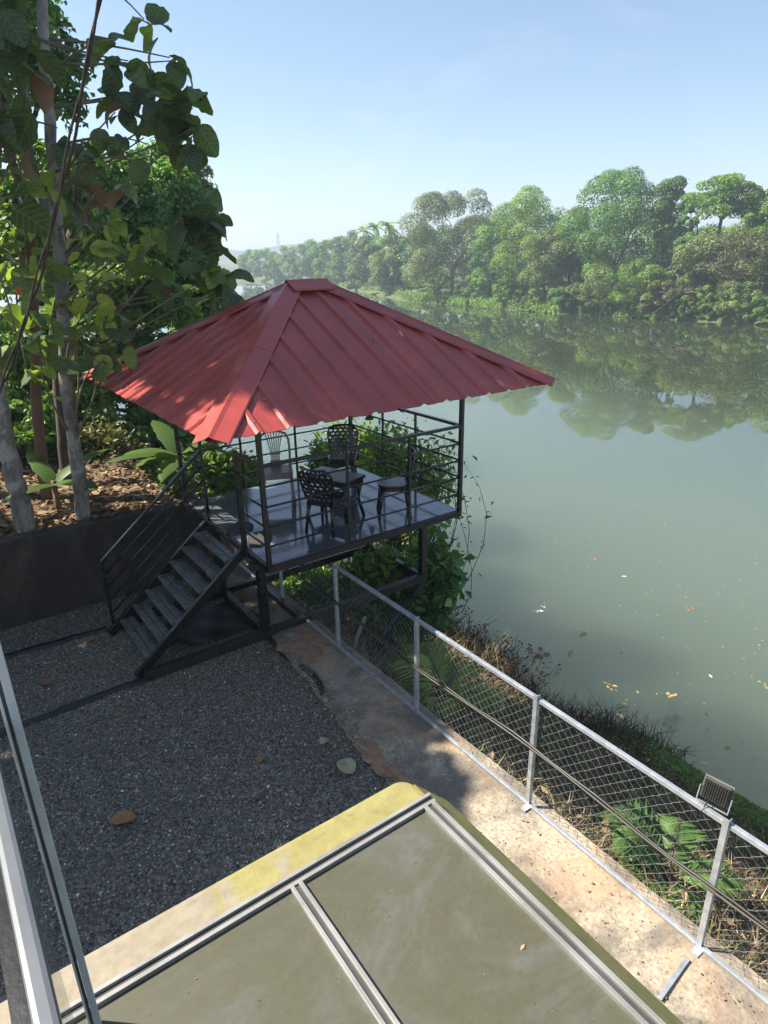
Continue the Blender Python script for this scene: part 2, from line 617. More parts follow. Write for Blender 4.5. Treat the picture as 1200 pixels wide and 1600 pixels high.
L_TEAK = leafmat('teak_leaf', [(0.0, (0.056, 0.090, 0.050)), (0.45, (0.106, 0.163, 0.072)), (0.8, (0.237, 0.338, 0.078)), (1.0, (0.425, 0.475, 0.096))], 0.45, 0.36)
L_DARK = leafmat('dark_foliage', [(0.0, (0.051, 0.108, 0.033)), (0.5, (0.106, 0.223, 0.055)), (1.0, (0.265, 0.440, 0.084))], 0.3)
L_MID = leafmat('mid_foliage', [(0.0, (0.062, 0.122, 0.026)), (0.5, (0.133, 0.246, 0.045)), (1.0, (0.281, 0.411, 0.067))], 0.35)
L_LIGHT = leafmat('light_foliage', [(0.0, (0.076, 0.140, 0.026)), (0.5, (0.144, 0.246, 0.045)), (1.0, (0.270, 0.369, 0.067))], 0.38)
L_OLIVE = leafmat('olive_foliage', [(0.0, (0.069, 0.109, 0.030)), (0.5, (0.147, 0.200, 0.054)), (1.0, (0.276, 0.326, 0.098))], 0.3)
L_GREY = leafmat('grey_green_foliage', [(0.0, (0.064, 0.101, 0.042)), (0.5, (0.136, 0.183, 0.076)), (1.0, (0.271, 0.292, 0.138))], 0.28)
L_BROWN = leafmat('brown_foliage', [(0.0, (0.068, 0.067, 0.026)), (0.5, (0.142, 0.138, 0.052)), (1.0, (0.247, 0.247, 0.100))], 0.25)
L_DRY = leafmat('dry_leaf', [(0.0, (0.100, 0.060, 0.030)), (0.5, (0.230, 0.145, 0.075)), (1.0, (0.420, 0.300, 0.170))], 0.15, 0.7, (1.1, 1.0, 0.8))
L_WEED = leafmat('dry_weed', [(0.0, (0.062, 0.046, 0.028)), (0.5, (0.167, 0.119, 0.066)), (0.85, (0.351, 0.273, 0.150)), (1.0, (0.597, 0.509, 0.298))], 0.15, 0.7, (1.1, 1.0, 0.8))
L_GRASS = leafmat('bank_grass', [(0.0, (0.062, 0.127, 0.021)), (0.5, (0.140, 0.254, 0.039)), (1.0, (0.281, 0.389, 0.078))], 0.35)
L_PALM = leafmat('palm_leaflet', [(0.0, (0.049, 0.106, 0.029)), (0.5, (0.116, 0.212, 0.050)), (1.0, (0.265, 0.336, 0.073))], 0.35)
L_PALM2 = leafmat('lit_palm_leaflet', [(0.0, (0.08, 0.15, 0.04)), (0.6, (0.19, 0.29, 0.07)), (1.0, (0.32, 0.38, 0.10))], 0.4)  # lit copy of the palm green, brightened against the shade around it
L_BANANA = leafmat('banana_leaf', [(0.0, (0.060, 0.120, 0.026)), (1.0, (0.144, 0.228, 0.060))], 0.42)


def flat(name, c, rough=0.7):
    mt, n, b = mat(name)
    t = noise(n, 18, 5)
    r = ramp(n, t.outputs[0], [(0.3, tuple(x*0.7 for x in c)), (0.7, tuple(min(1, x*1.2) for x in c))])
    n.links.new(r.outputs[0], b.inputs['Base Color'])
    b.inputs['Roughness'].default_value = rough
    return mt


n = L_TEAK.node_tree
rp_ = [x for x in n.nodes if x.type == 'VALTORGB'][0]
tc = n.nodes.new('ShaderNodeTexCoord')
sx = n.nodes.new('ShaderNodeSeparateXYZ')
n.links.new(tc.outputs['Object'], sx.inputs[0])
ab = node(n, 'ShaderNodeMath', operation='ABSOLUTE')
n.links.new(sx.outputs[0], ab.inputs[0])
m1 = node(n, 'ShaderNodeMath', operation='MULTIPLY_ADD')
n.links.new(ab.outputs[0], m1.inputs[0])
m1.inputs[1].default_value = -0.8
n.links.new(sx.outputs[1], m1.inputs[2])
m2 = node(n, 'ShaderNodeMath', operation='MULTIPLY')
n.links.new(m1.outputs[0], m2.inputs[0])
m2.inputs[1].default_value = 95.0
m3 = node(n, 'ShaderNodeMath', operation='SINE')
n.links.new(m2.outputs[0], m3.inputs[0])
rv = ramp(n, m3.outputs[0], [(0.80, (0, 0, 0)), (0.97, (0.5, 0.5, 0.5))])
rm = ramp(n, ab.outputs[0], [(0.002, (0.8, 0.8, 0.8)), (0.006, (0, 0, 0))])
av = node(n, 'ShaderNodeMath', operation='MAXIMUM')
n.links.new(rv.outputs[0], av.inputs[0])
n.links.new(rm.outputs[0], av.inputs[1])
tn = noise(n, 14, 6, 0.7)
rn = ramp(n, tn.outputs[0], [(0.3, (0.7, 0.72, 0.7)), (0.6, (1.05, 1.05, 1.0)), (0.75, (1.5, 1.2, 0.8))])
mn = node(n, 'ShaderNodeMix', data_type='RGBA', blend_type='MULTIPLY')
mn.inputs[0].default_value = 1
n.links.new(rp_.outputs[0], mn.inputs[6])
n.links.new(rn.outputs[0], mn.inputs[7])
mv = node(n, 'ShaderNodeMix', data_type='RGBA')
n.links.new(av.outputs[0], mv.inputs[0])
n.links.new(mn.outputs[2], mv.inputs[6])
mv.inputs[7].default_value = (0.22, 0.26, 0.11, 1)
for l_ in list(rp_.outputs[0].links):
    if l_.to_node not in (mn,):
        to = l_.to_socket
        n.links.new(mv.outputs[2], to)

DRYTAN = flat('fallen_leaf_tan', (0.30, 0.155, 0.07))
DRYGREY = flat('fallen_leaf_grey', (0.36, 0.32, 0.19))
DRYBROWN = flat('fallen_leaf_brown', (0.20, 0.105, 0.055))
YELLEAF = flat('floating_yellow', (0.36, 0.26, 0.09))
REDLEAF = flat('floating_red', (0.42, 0.12, 0.04))
PALELEAF = flat('floating_pale', (0.50, 0.46, 0.36))
ORLEAF = flat('orange_leaf', (0.75, 0.17, 0.02))

# ------------------------------------------------------------------ numpy leaf clouds


def unit(a):
    return a/np.maximum(np.linalg.norm(a, axis=1, keepdims=True), 1e-9)


def leafcloud(name, pos, nrm, size, var, rng, aspect=0.55, droop=0.15, updir=None):
    N = len(pos)
    nrm = unit(nrm)
    t = rng.normal(size=(N, 3)) if updir is None else updir + rng.normal(size=(N, 3))*0.35
    t = unit(t - nrm*np.sum(t*nrm, 1, keepdims=True))
    bb = np.cross(nrm, t)
    L = size[:, None]
    v0 = pos - t*L*0.5
    v2 = pos + t*L*0.5 - nrm*L*droop
    v1 = pos + bb*L*aspect*0.5 + nrm*L*0.06 - t*L*0.05
    v3 = pos - bb*L*aspect*0.5 + nrm*L*0.06 - t*L*0.05
    V = np.stack([v0, v1, v2, v3], 1).reshape(-1, 3)
    b4 = np.arange(N)*4
    T = np.stack([np.stack([b4, b4+1, b4+2], 1), np.stack([b4, b4+2, b4+3], 1)], 1).reshape(-1, 3)
    return npmesh(name, V, T, np.repeat(var, 2))


def lobes_in(rng, c, r, k, rl=(0.28, 0.45), flat_=0.8, shell=0.75):
    """k leaf clumps inside an ellipsoid, most of them out near its skin"""
    d = unit(rng.normal(size=(k, 3)))
    d[:, 2] = np.where(d[:, 2] < -0.55, -d[:, 2], d[:, 2])
    q = rng.random((k, 1))**0.45*shell
    R = np.asarray(r, float)
    ctr = np.asarray(c, float) + d*q*R
    lr = rng.uniform(rl[0], rl[1], (k, 1))*R*np.array([1, 1, flat_])
    return ctr, lr


def cloud_from_lobes(name, rng, ctr, lr, n, leaf, aspect=0.6, spread=0.22, lobevar=0.3, droop=0.15, rough=0.55, leafvar=0.16, stray=0.08):
    k = len(ctr)
    wgt = (lr[:, 0]*lr[:, 2])
    idx = rng.choice(k, n, p=wgt/wgt.sum())
    d = unit(rng.normal(size=(n, 3)))
    d[:, 2] = np.where((d[:, 2] < -0.3) & (rng.random(n) < 0.6), -d[:, 2], d[:, 2])
    rr_ = (1 - np.abs(rng.normal(size=(n, 1)))*spread)
    rr_ = np.clip(rr_ + (rng.random((n, 1)) < stray)*rng.uniform(0, 0.25, (n, 1)), 0.05, 1.35)
    pos = ctr[idx] + d*rr_*lr[idx]
    if k > 1:
        # drop most leaves buried inside another clump, so the clumps keep their own lit and shaded sides
        buried = np.zeros(n, bool)
        for j in range(k):
            q = (pos-ctr[j])/lr[j]
            buried |= ((q*q).sum(1) < 0.62) & (idx != j)
        keep = ~buried | (rng.random(n) < 0.2)
        pos, d, idx = pos[keep], d[keep], idx[keep]
        n = len(pos)
    nrm = d*0.9 + rng.normal(size=(n, 3))*rough + np.array([0, 0, 0.4])
    size = leaf*rng.uniform(0.6, 1.45, n)
    lv = rng.uniform(-lobevar, lobevar, k)
    var = np.clip(0.45 + lv[idx] + rng.normal(size=n)*leafvar, 0, 1)
    return leafcloud(name, pos, nrm, size, var, rng, aspect, droop)


def limb(p, q, rng, sag=0.08, k=5):
    p, q = Vector(p), Vector(q)
    L = (q-p).length
    off = Vector(rng.normal(size=3))*L*sag
    pts = []
    for i in range(k+1):
        t = i/k
        pts.append(p.lerp(q, t) + off*math.sin(math.pi*t) + Vector((0, 0, L*sag*0.8*math.sin(math.pi*t))))
    return pts


def tree(name, label, cat, base, c, r, n, leaf, lm, bm=None, tr=0.2, k=26, seed=0, group=None, limbs=7, rl=(0.28, 0.45),
         flat_=0.8, shell=0.75, aspect=0.6, extra=None, spread=0.22, lean=0.0, lobevar=0.3, column=False):
    rng = np.random.default_rng(seed)
    base = Vector(base)
    c = Vector(c)
    root = thing(name, label, cat, base, group=group)
    ctr, lr = column_lobes(rng, c-base, r, k, rl) if column else lobes_in(rng, c-base, r, k, rl, flat_, shell)
    if extra is not None:
        ctr = np.vstack([ctr, np.array([Vector(e[:3])-base for e in extra])])
        lr = np.vstack([lr, np.array([e[3:6] for e in extra])])
    me = cloud_from_lobes('crown', rng, ctr, lr, n, leaf, aspect, spread, lobevar, rough=0.32 if column else 0.5, leafvar=0.09 if column else 0.15, stray=0.10)
    link('crown', me, lm, root)
    top = c - base
    mb = MB()
    fork = Vector((top.x*0.7, top.y*0.7, top.z - r[2]*0.55))
    if fork.z < 0.3:
        fork.z = 0.3
    mb.tube(limb((0, 0, -0.3), fork, rng, 0.04, 6), [tr*(1.25-0.09*i) for i in range(7)], 8)
    for i in range(limbs):
        e = Vector(ctr[rng.integers(len(ctr))])
        mb.tube(limb(fork, e, rng, 0.09, 5), [tr*0.55*(1-0.15*j) for j in range(6)], 5, cap=False)
    mb.build('trunk', bm or BARKD, root, smooth=True)
    return root


def bush(name, label, cat, base, c, r, nb, per, leaf, lm, seed, group=None, bm=None, br=0.02, aspect=0.5, start=0.35, jit=0.09, updown=0.0):
    """loose shrub: arching branches from the base, leaves set along their outer part"""
    rng = np.random.default_rng(seed)
    base, c = Vector(base), Vector(c)
    root = thing(name, label, cat, base, group=group)
    mb = MB()
    pos, var = [], []
    for i in range(nb):
        d = unit(rng.normal(size=(1, 3)))[0]
        q = rng.random()**0.4
        tip = (c-base) + Vector((d[0]*r[0]*q, d[1]*r[1]*q, d[2]*r[2]*q))
        st = Vector((rng.normal()*0.06, rng.normal()*0.06, -0.1))
        if i % 3:
            st = st.lerp((c-base), rng.uniform(0.2, 0.7))
        pts = limb(st, tip, rng, 0.12, 7)
        mb.tube(pts, [br*(1-0.11*j) for j in range(8)], 4, cap=False)
        bv = rng.uniform(-0.28, 0.28)
        L = (tip-st).length
        for j in range(per):
            t = start + (1-start)*rng.random()**0.7
            k = min(6, int(t*7))
            p = pts[k].lerp(pts[k+1], t*7-k)
            pos.append(np.array(p) + rng.normal(size=3)*jit*(0.5+t))
            var.append(0.45+bv+rng.normal()*0.16)
    pos = np.array(pos)
    nrm = rng.normal(size=pos.shape)*0.6 + np.array([0, 0, 0.7])
    link('crown', leafcloud('crown', pos, nrm, leaf*rng.uniform(0.55, 1.4, len(pos)), np.clip(var, 0, 1), rng, aspect, 0.22), lm, root)
    mb.build('branches', bm or BARKD, root, smooth=True)
    return root


def column_lobes(rng, c, r, k, rl, ztop_taper=1.0):
    """leaf clumps filling a tall rounded mass right down to its foot"""
    t = rng.random(k)**0.85
    prof_ = np.where(t < 0.55, 0.72+0.28*t/0.55, np.sqrt(np.clip(1-((t-0.55)/0.47)**2, 0.02, 1)))
    a = rng.uniform(0, 6.283, k)
    q = np.sqrt(rng.random(k))*0.98
    R = np.asarray(r, float)
    ctr = np.asarray(c, float) + np.stack([np.cos(a)*q*prof_*R[0], np.sin(a)*q*prof_*R[1], (t*1.86-0.93)*R[2]], 1)
    s_ = rng.uniform(rl[0], rl[1], (k, 1))
    m_ = min(R[0], R[2])
    lr = s_*np.array([m_, m_, m_*0.85])
    return ctr, lr


# ------------------------------------------------------------------ terrain
WZ = -3.74
rngT = np.random.default_rng(5)
_ph = rngT.uniform(0, 6.28, (14, 2))
_fr = rngT.uniform(0.3, 3.2, (14, 2))*rngT.choice([-1, 1], (14, 2))


def fbm(x, y):
    s = 0
    for i in range(14):
        f_ = _fr[i]
        s = s + np.sin(x*f_[0]+y*f_[1]+_ph[i, 0])/(1+np.hypot(*f_))
    return s/5.0


def bank_edge(y):
    return 8.9 + 0.35*np.sin(y*0.55+0.7) + 0.22*np.sin(y*1.7) + np.where(y > 30, (y-30)*-0.06, 0)


def ground_z(x, y):
    x = np.asarray(x, float)
    y = np.asarray(y, float)
    e = bank_edge(y)
    up = np.clip((y-8.72)/0.06, 0, 1)
    x0 = 3.42*(1-up) + 2.6*up
    top = -0.05*(1-up) + (1.08 + 0.03*np.clip(y-8.7, 0, 40) + 0.06*fbm(x*1.3, y*1.3))*up
    t = np.clip((x-x0)/(e-x0), 0, 1.6)
    z = top + (WZ-top)*(t**0.85) - np.clip(t-1, 0, 1)*3
    z = z + np.where((t > 0) & (t < 1.1), 0.16*fbm(x*1.6, y*1.6), 0)
    z = np.where((x < 3.42) & (y < 8.7), -0.05, z)
    return z


xs = np.concatenate([np.arange(-60, -6, 2.0), np.arange(-6, 11.5, 0.16)])
ys = np.concatenate([np.arange(-30, -2, 1.0), np.arange(-2, 8.65, 0.16), [8.70, 8.79], np.arange(8.95, 18, 0.16), np.arange(18, 60, 0.8), np.arange(60, 300, 8)])
X, Y = np.meshgrid(xs, ys)
Z = ground_z(X, Y)
Vt = np.stack([X.ravel(), Y.ravel(), Z.ravel()], 1)
nx_, ny_ = len(xs), len(ys)
I = np.arange(nx_*ny_).reshape(ny_, nx_)
Q = np.stack([I[:-1, :-1].ravel(), I[:-1, 1:].ravel(), I[1:, 1:].ravel(), I[1:, :-1].ravel()], 1)
tag(link('ground', npmesh('ground', Vt, Q, smooth=True), SOIL, None), 'brown soil river bank sloping down to the water', kind='structure')

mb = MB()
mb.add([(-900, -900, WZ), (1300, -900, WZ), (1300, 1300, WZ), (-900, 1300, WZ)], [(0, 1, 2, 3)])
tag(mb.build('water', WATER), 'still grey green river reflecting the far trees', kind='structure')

# far bank
bankp = [(86, -160), (84, -60), (83, 0), (82, 38), (81, 54), (79.6, 67), (80.6, 82.6), (83, 107), (92, 130), (103, 156), (118, 205), (125.6, 243), (127, 274), (118, 330), (70, 420), (-60, 520), (-300, 640)]
BK = []
for i in range(len(bankp)-1):
    a_, b_ = Vector(bankp[i]), Vector(bankp[i+1])
    kk = max(2, int((b_-a_).length/4))
    for j in range(kk):
        BK.append(a_.lerp(b_, j/kk))
prof = [(-3, WZ-1.2), (0, WZ-0.1), (0.8, WZ+0.5), (2.5, WZ+1.0), (6, WZ+1.7), (14, WZ+2.6), (40, WZ+3.5), (150, WZ+5), (420, WZ+9)]
Vb = []
for i, p in enumerate(BK):
    d = (BK[min(i+2, len(BK)-1)] - BK[max(i-2, 0)]).normalized()
    nrm = Vector((d.y, -d.x))
    for j, (o_, z_) in enumerate(prof):
        jit = random.Random(i*31+j).uniform(-1, 1)
        oo = o_ + (jit*0.7 if 0 < j < 6 else 0)
        q = p + nrm*oo
        Vb.append((q.x, q.y, z_ + (jit*0.25 if 1 < j < 6 else 0)))
kp = len(prof)
Qb = [(i*kp+j, (i+1)*kp+j, (i+1)*kp+j+1, i*kp+j+1) for i in range(len(BK)-1) for j in range(kp-1)]
tag(link('far_bank', npmesh('far_bank', Vb, Qb, smooth=True), FARSOIL, None), 'low green far bank of the river', kind='structure')

# hills on the horizon
hv, hf = [], []
for i in range(60):
    t = i/59
    x = -900 + 1500*t
    y = 1050 + 120*math.sin(t*5)
    h = 24 + 9*math.sin(t*7+1) + 5*math.sin(t*19) + 3*math.sin(t*61)
    hv += [(x, y-140, WZ), (x, y, WZ+h*0.8), (x, y+60, WZ+h), (x, y+150, WZ)]
for i in range(59):
    for j in range(3):
        hf.append((i*4+j, i*4+4+j, i*4+5+j, i*4+1+j))
tag(MB().add(hv, hf).build('hills', HILLM, smooth=True), 'faint blue wooded hills on the horizon', kind='structure')

# ------------------------------------------------------------------ yard
mb = MB()
mb.box((-1.25, 3.2, -0.02), (7.9, 10.9, 0.04))
yard = tag(mb.build('yard', GRAVB), 'yard of dark grey gravel below the gazebo stairs', kind='structure')
# loose chips
rng = np.random.default_rng(11)
N = 120000
cx = rng.uniform(-0.7, 2.75, N)
cy = rng.uniform(1.3, 8.68, N)
sz = 0.0048 + rng.gamma(1.6, 0.0022, N).clip(0, 0.014)
th = rng.uniform(0, 6.28, N)
base = np.stack([cx, cy, np.zeros(N)], 1)
P = []
for k in range(4):
    a = th + k*math.pi/2
    rr_ = sz*rng.uniform(0.6, 1.3, N)
    P.append(base + np.stack([np.cos(a)*rr_, np.sin(a)*rr_, -0.001+rng.uniform(0, 0.006, N)], 1))
P.append(base + np.stack([rng.normal(0, 0.003, N), rng.normal(0, 0.003, N), sz*rng.uniform(0.5, 1.1, N)+0.003], 1))
V = np.stack(P, 1).reshape(-1, 3)
b5 = np.arange(N)*5
T = np.stack([np.stack([b5+k, b5+(k+1) % 4, b5+4], 1) for k in range(4)], 1).reshape(-1, 3)
tag(link('gravel_chips', npmesh('gravel_chips', V, T, np.repeat(rng.random(N), 4)), CHIP, None), 'loose dark gravel chips over the yard', 'gravel', kind='stuff')

# concrete ledge along the fence with an uneven inner edge
pts = []
yy = 8.6
rl_ = random.Random(4)
edge = [(8.6, 2.9), (6.3, 2.86), (5.8, 2.80), (5.0, 2.70), (4.2, 2.62), (3.5, 2.57), (2.5, 2.4), (1.0, 2.2), (-2.2, 2.1)]
ei = []
while yy > -2.2:
    x = np.interp(-yy, [-e[0] for e in edge], [e[1] for e in edge])
    ei.append((x + rl_.uniform(-0.035, 0.035), yy))
    yy -= 0.1
gx = [0, 0.15, 0.4, 0.7, 1.0]
lv, lf = [], []
for i, (x, y) in enumerate(ei):
    lv.append((x-0.03, y, -0.03))
    for g in gx:
        lv.append((x+(3.46-x)*g, y, 0.034 + 0.008*math.sin(y*3.1+g*5) + rl_.uniform(-0.004, 0.004) + (0.0 if g else -0.02)))
    lv.append((3.47, y, -0.45))
kk = len(gx)+2
for i in range(len(ei)-1):
    for j in range(kk-1):
        lf.append((i*kk+j, i*kk+j+1, (i+1)*kk+j+1, (i+1)*kk+j))
tag(MB().add(lv, lf).build('concrete_ledge', LEDGE), 'weathered concrete ledge along the chain link fence', kind='structure')


def soil_patch(cx, cy, rx, ry, rz, seed, z=0.046):
    r_ = random.Random(seed)
    n_ = 96
    P = [(0, 0, 0.012)]
    ph_ = [r_.uniform(0, 6.28) for _ in range(12)]
    rad = [1+sum(0.34/(q_+1)**0.8*math.sin((q_+2)*2*math.pi*k_/n_+ph_[q_]) for q_ in range(12))+r_.uniform(-.05, .05) for k_ in range(n_)]
    for q, h in ((0.55, 0.006), (1.0, -0.010)):
        for k in range(n_):
            a = 2*math.pi*k/n_
            rr = rad[k]*q
            x, y = math.cos(a)*rx*rr, math.sin(a)*ry*rr
            P.append((x, y, h+r_.uniform(-.003, .003)))
    F = [(0, 1+k, 1+(k+1) % n_) for k in range(n_)]
    F += [(1+k, 1+n_+k, 1+n_+(k+1) % n_, 1+(k+1) % n_) for k in range(n_)]
    o = MB().add(P, F).build('soil_patch', ORANGE, smooth=True)
    o.location = (cx, cy, z)
    o.rotation_euler = (0, 0, rz)
    return o


p_ = atz(480, 1005, 0.05)
tag(soil_patch(p_.x+0.05, p_.y, 0.30, 0.42, 0.2, 1), 'orange earth spilled on the ledge beside the steel beam', 'soil', 'orange soil on the ledge')
p_ = atz(590, 1185, 0.05)
tag(soil_patch(p_.x, p_.y, 0.10, 0.33, 0.15, 2), 'narrow orange earth patch beside the yellow parapet corner', 'soil', 'orange soil on the ledge')

# retaining wall
mb = MB()
wx0, wx1 = -14.0, 2.95
nseg = 120
wv, wf = [], []
rw = random.Random(8)
for i in range(nseg+1):
    x = wx0 + (wx1-wx0)*i/nseg
    top = 1.12 + 0.012*math.sin(x*2.3) + rw.uniform(-0.012, 0.012)
    wv += [(x, 8.60, -0.1), (x, 8.60+rw.uniform(-.008, .008), 0.5), (x, 8.605, top-0.015), (x, 8.62, top), (x, 8.78, top), (x, 8.79, -0.1)]
for i in range(nseg):
    for j in range(5):
        wf.append((i*6+j, (i+1)*6+j, (i+1)*6+j+1, i*6+j+1))
wf += [(0, 1, 2, 3, 4, 5), tuple(nseg*6+k for k in (5, 4, 3, 2, 1, 0))]
wall = MB().add(wv, wf).build('retaining_wall', WALLM)
tag(wall, 'dark stained plaster retaining wall behind the stairs', 'wall')

# ------------------------------------------------------------------ gazebo
AX, AY = 2.66634, 5.9125
DU, DV = 2.728, 2.5564
DZ = ZC - 2.8737*S
RH = 1.05*S
gz = thing('gazebo', 'black steel river gazebo on legs with red metal hip roof', 'gazebo', (AX, AY, 0))
g0 = Vector((AX, AY, 0))


def G(u, v, z):
    return Vector((u, v, z))


# deck: floor boards, edge frame
for (v0, v1) in ((0.02, 0.175), (0.18, 1.36), (1.365, DV-0.02)):
    for (u0, u1) in ((0.02, 1.36), (1.365, DU-0.02)):
        mb = MB()
        mb.box(((u0+u1)/2, (v0+v1)/2, DZ-0.012), (u1-u0, v1-v0, 0.024))
        mb.build('floor_board', DECKM, gz)
for p, q in (((0, 0), (DU, 0)), ((DU, 0), (DU, DV)), ((DU, DV), (0, DV)), ((0, DV), (0, 0))):
    d = Vector((q[0]-p[0], q[1]-p[1], 0)).normalized()*0.02
    mb = MB()
    mb.bar(G(*p, DZ-0.045)-d, G(*q, DZ-0.045)+d, 0.045, 0.075)
    mb.build('edge_beam', BROWNST if p[1] == 0 and q[1] == 0 else BLACK, gz, bevel=0.003)
for u in (0.55, 1.1, 1.65, 2.2):
    MB().bar(G(u, 0.03, DZ-0.07), G(u, DV-0.03, DZ-0.07), 0.04, 0.07).build('joist', BLACK, gz)
for v in (0.42, 1.78):
    MB().bar(G(-0.05, v, DZ-0.16), G(DU-0.1, v, DZ-0.16), 0.075, 0.10).build('girder', BROWNST, gz, bevel=0.003)

# roof geometry
ZE = ZC - 1.27*S
ZR = ZC - 0.262*S
RU0, RU1, RV0, RV1 = -0.78*S, 3.10*S, -0.85*S, 3.13*S
RVC = (RV0+RV1)/2
RA, RB = 1.02*S, 1.48*S
RUC = (RA+RB)/2
roof = bpy.data.objects.new('roof', None)
col.objects.link(roof)
roof.parent = gz
NORM = {}


def roof_face(key, e0, e1, a0, a1, pitch_):
    """ribbed sheets from the eave e0-e1 up to the ridge a0-a1, one object per sheet"""
    e0, e1, a0, a1 = map(Vector, (e0, e1, a0, a1))
    es = (e1-e0)
    L = es.length
    es.normalize()
    am = a0 if (a0-e0).length < 1e9 else a1
    sl = (am-e0)
    sl = sl - es*sl.dot(es)
    H = sl.length
    sl.normalize()
    nn = es.cross(sl).normalized()
    if nn.z < 0:
        nn = -nn
    NORM[key] = nn
    s0, s1 = (a0-e0).dot(es), (a1-e0).dot(es)

    def tmax(s):
        if s < s0:
            return H*s/s0
        if s > s1:
            return H*(L-s)/(L-s1)
        return H
    npan = round(L/pitch_)
    p = L/npan
    rb = 0.026
    for k in range(npan):
        a, b_ = k*p, (k+1)*p
        ss = [(a, 0), (a+p*0.5-0.042, 0), (a+p*0.5-0.020, rb), (a+p*0.5+0.020, rb), (a+p*0.5+0.042, 0), (b_, 0)]
        for br in (s0, s1):
            if a < br < b_:
                for i in range(len(ss)-1):
                    if ss[i][0] < br < ss[i+1][0]:
                        h = ss[i][1]+(ss[i+1][1]-ss[i][1])*(br-ss[i][0])/(ss[i+1][0]-ss[i][0])
                        ss.insert(i+1, (br, h))
                        break
        P = []
        rj = random.Random(k*17+len(key)+ord(key))
        dz0, dz1, de = rj.uniform(0, 0.005), rj.uniform(0, 0.004), rj.uniform(0.0, 0.006)
        for s, h in ss:
            tm = max(tmax(s), 0.0)
            lo = e0 + es*s + nn*(h+dz0) - sl*(0.008+de)
            hi = e0 + es*s + sl*tm + nn*(h+dz1)
            P += [lo, hi, lo - nn*0.006, hi - nn*0.006]
        F = []
        for i in range(len(ss)-1):
            x, y = i*4, i*4+4
            F += [(x, y, y+1, x+1), (x+2, x+3, y+3, y+2), (x, x+2, y+2, y)]
        MB().add(P, F).build('roof_sheet', ROOF, roof)
    return nn


c00, c10, c11, c01 = (RU0, RV0, ZE), (RU1, RV0, ZE), (RU1, RV1, ZE), (RU0, RV1, ZE)
k0, k1 = (RA, RVC, ZR), (RB, RVC, ZR)
roof_face('S', c00, c10, k0, k1, 0.298)
roof_face('E', c10, c11, k1, k1, 0.298)
roof_face('N', c11, c01, k1, k0, 0.298)
roof_face('W', c01, c00, k0, k0, 0.298)


def cap(name, p, q, n1, n2, w1, lift=0.034, seg=1, taper=1.0):
    p, q = Vector(p), Vector(q)
    d = (q-p).normalized()
    nm = (n1+n2).normalized()
    t1 = d.cross(n1).normalized()
    if t1.dot(n2) > 0:
        t1 = -t1
    t2 = d.cross(n2).normalized()
    if t2.dot(n1) > 0:
        t2 = -t2
    for i in range(seg):
        a = p.lerp(q, i/seg) - d*(0.03 if i else 0.0)
        b_ = p.lerp(q, (i+1)/seg)
        lf = lift + (seg-i)*0.004
        P = []
        for e in (a, b_):
            c_ = e + nm*(lf+0.012)
            P += [e + t1*w1 + n1*(lf-0.012), e + t1*(w1-0.012) + n1*lf, e + t1*0.022 + n1*(lf), c_, e + t2*0.022 + n2*(lf), e + t2*(w1-0.012) + n2*lf, e + t2*w1 + n2*(lf-0.012)]
        P += [v - nm*0.004 for v in P]
        F = []
        for j in range(6):
            F += [(j, j+1, j+8, j+7), (14+j, 21+j, 22+j, 15+j)]
        F += [(j, 14+j, 15+j, j+1) for j in range(6)] + [(7+j, 8+j, 22+j, 21+j) for j in range(6)]
        F += [(0, 7, 21, 14), (6, 20, 27, 13)]
        MB().add(P, F).build(name, ROOF, roof)


for (c_, k_, a_, b_) in ((c00, k0, 'S', 'W'), (c10, k1, 'S', 'E'), (c11, k1, 'N', 'E'), (c01, k0, 'N', 'W')):
    cap('hip_cap', Vector(k_) + Vector((0, 0, -0.0)), Vector(c_), NORM[a_], NORM[b_], 0.165, seg=2)
cap('ridge_cap', Vector(k0)-Vector((0.02, 0, 0)), Vector(k1)+Vector((0.04, 0, 0)), NORM['S'], NORM['N'], 0.19, lift=0.062)

# screws on the ribs
mb = MB()
for key, e0, e1, a0, a1 in (('S', c00, c10, k0, k1), ('W', c01, c00, k0, k0)):
    e0, e1, a0 = Vector(e0), Vector(e1), Vector(a0)
    es = (e1-e0)
    L = es.length
    es.normalize()
    sl = (a0-e0)
    sl = (sl - es*sl.dot(es))
    H = sl.length
    sl.normalize()
    nn = NORM[key]
    npan = round(L/0.298)
    for k in range(npan):
        s = (k+0.5)*L/npan
        tm = H*min(1, s/((a0-e0).dot(es)), (L-s)/(L-(a0-e0).dot(es)))
        for t in (0.12, 0.85, 1.6):
            if t < tm-0.22:
                c_ = e0+es*s+sl*t+nn*0.028
                mb.tube([c_, c_+nn*0.009], 0.008, 6)
tag(mb.build('screws', SCREW, roof), kind='stuff')

# roof frame and posts
sW = (ZR-ZE)/(RA-RU0)
sS = (ZR-ZE)/(RVC-RV0)


def roof_z(u, v):
    return min(ZE + (u-RU0)*sW, ZE + (v-RV0)*sS, ZE + (RU1-u)*(ZR-ZE)/(RU1-RB), ZE + (RV1-v)*sS)


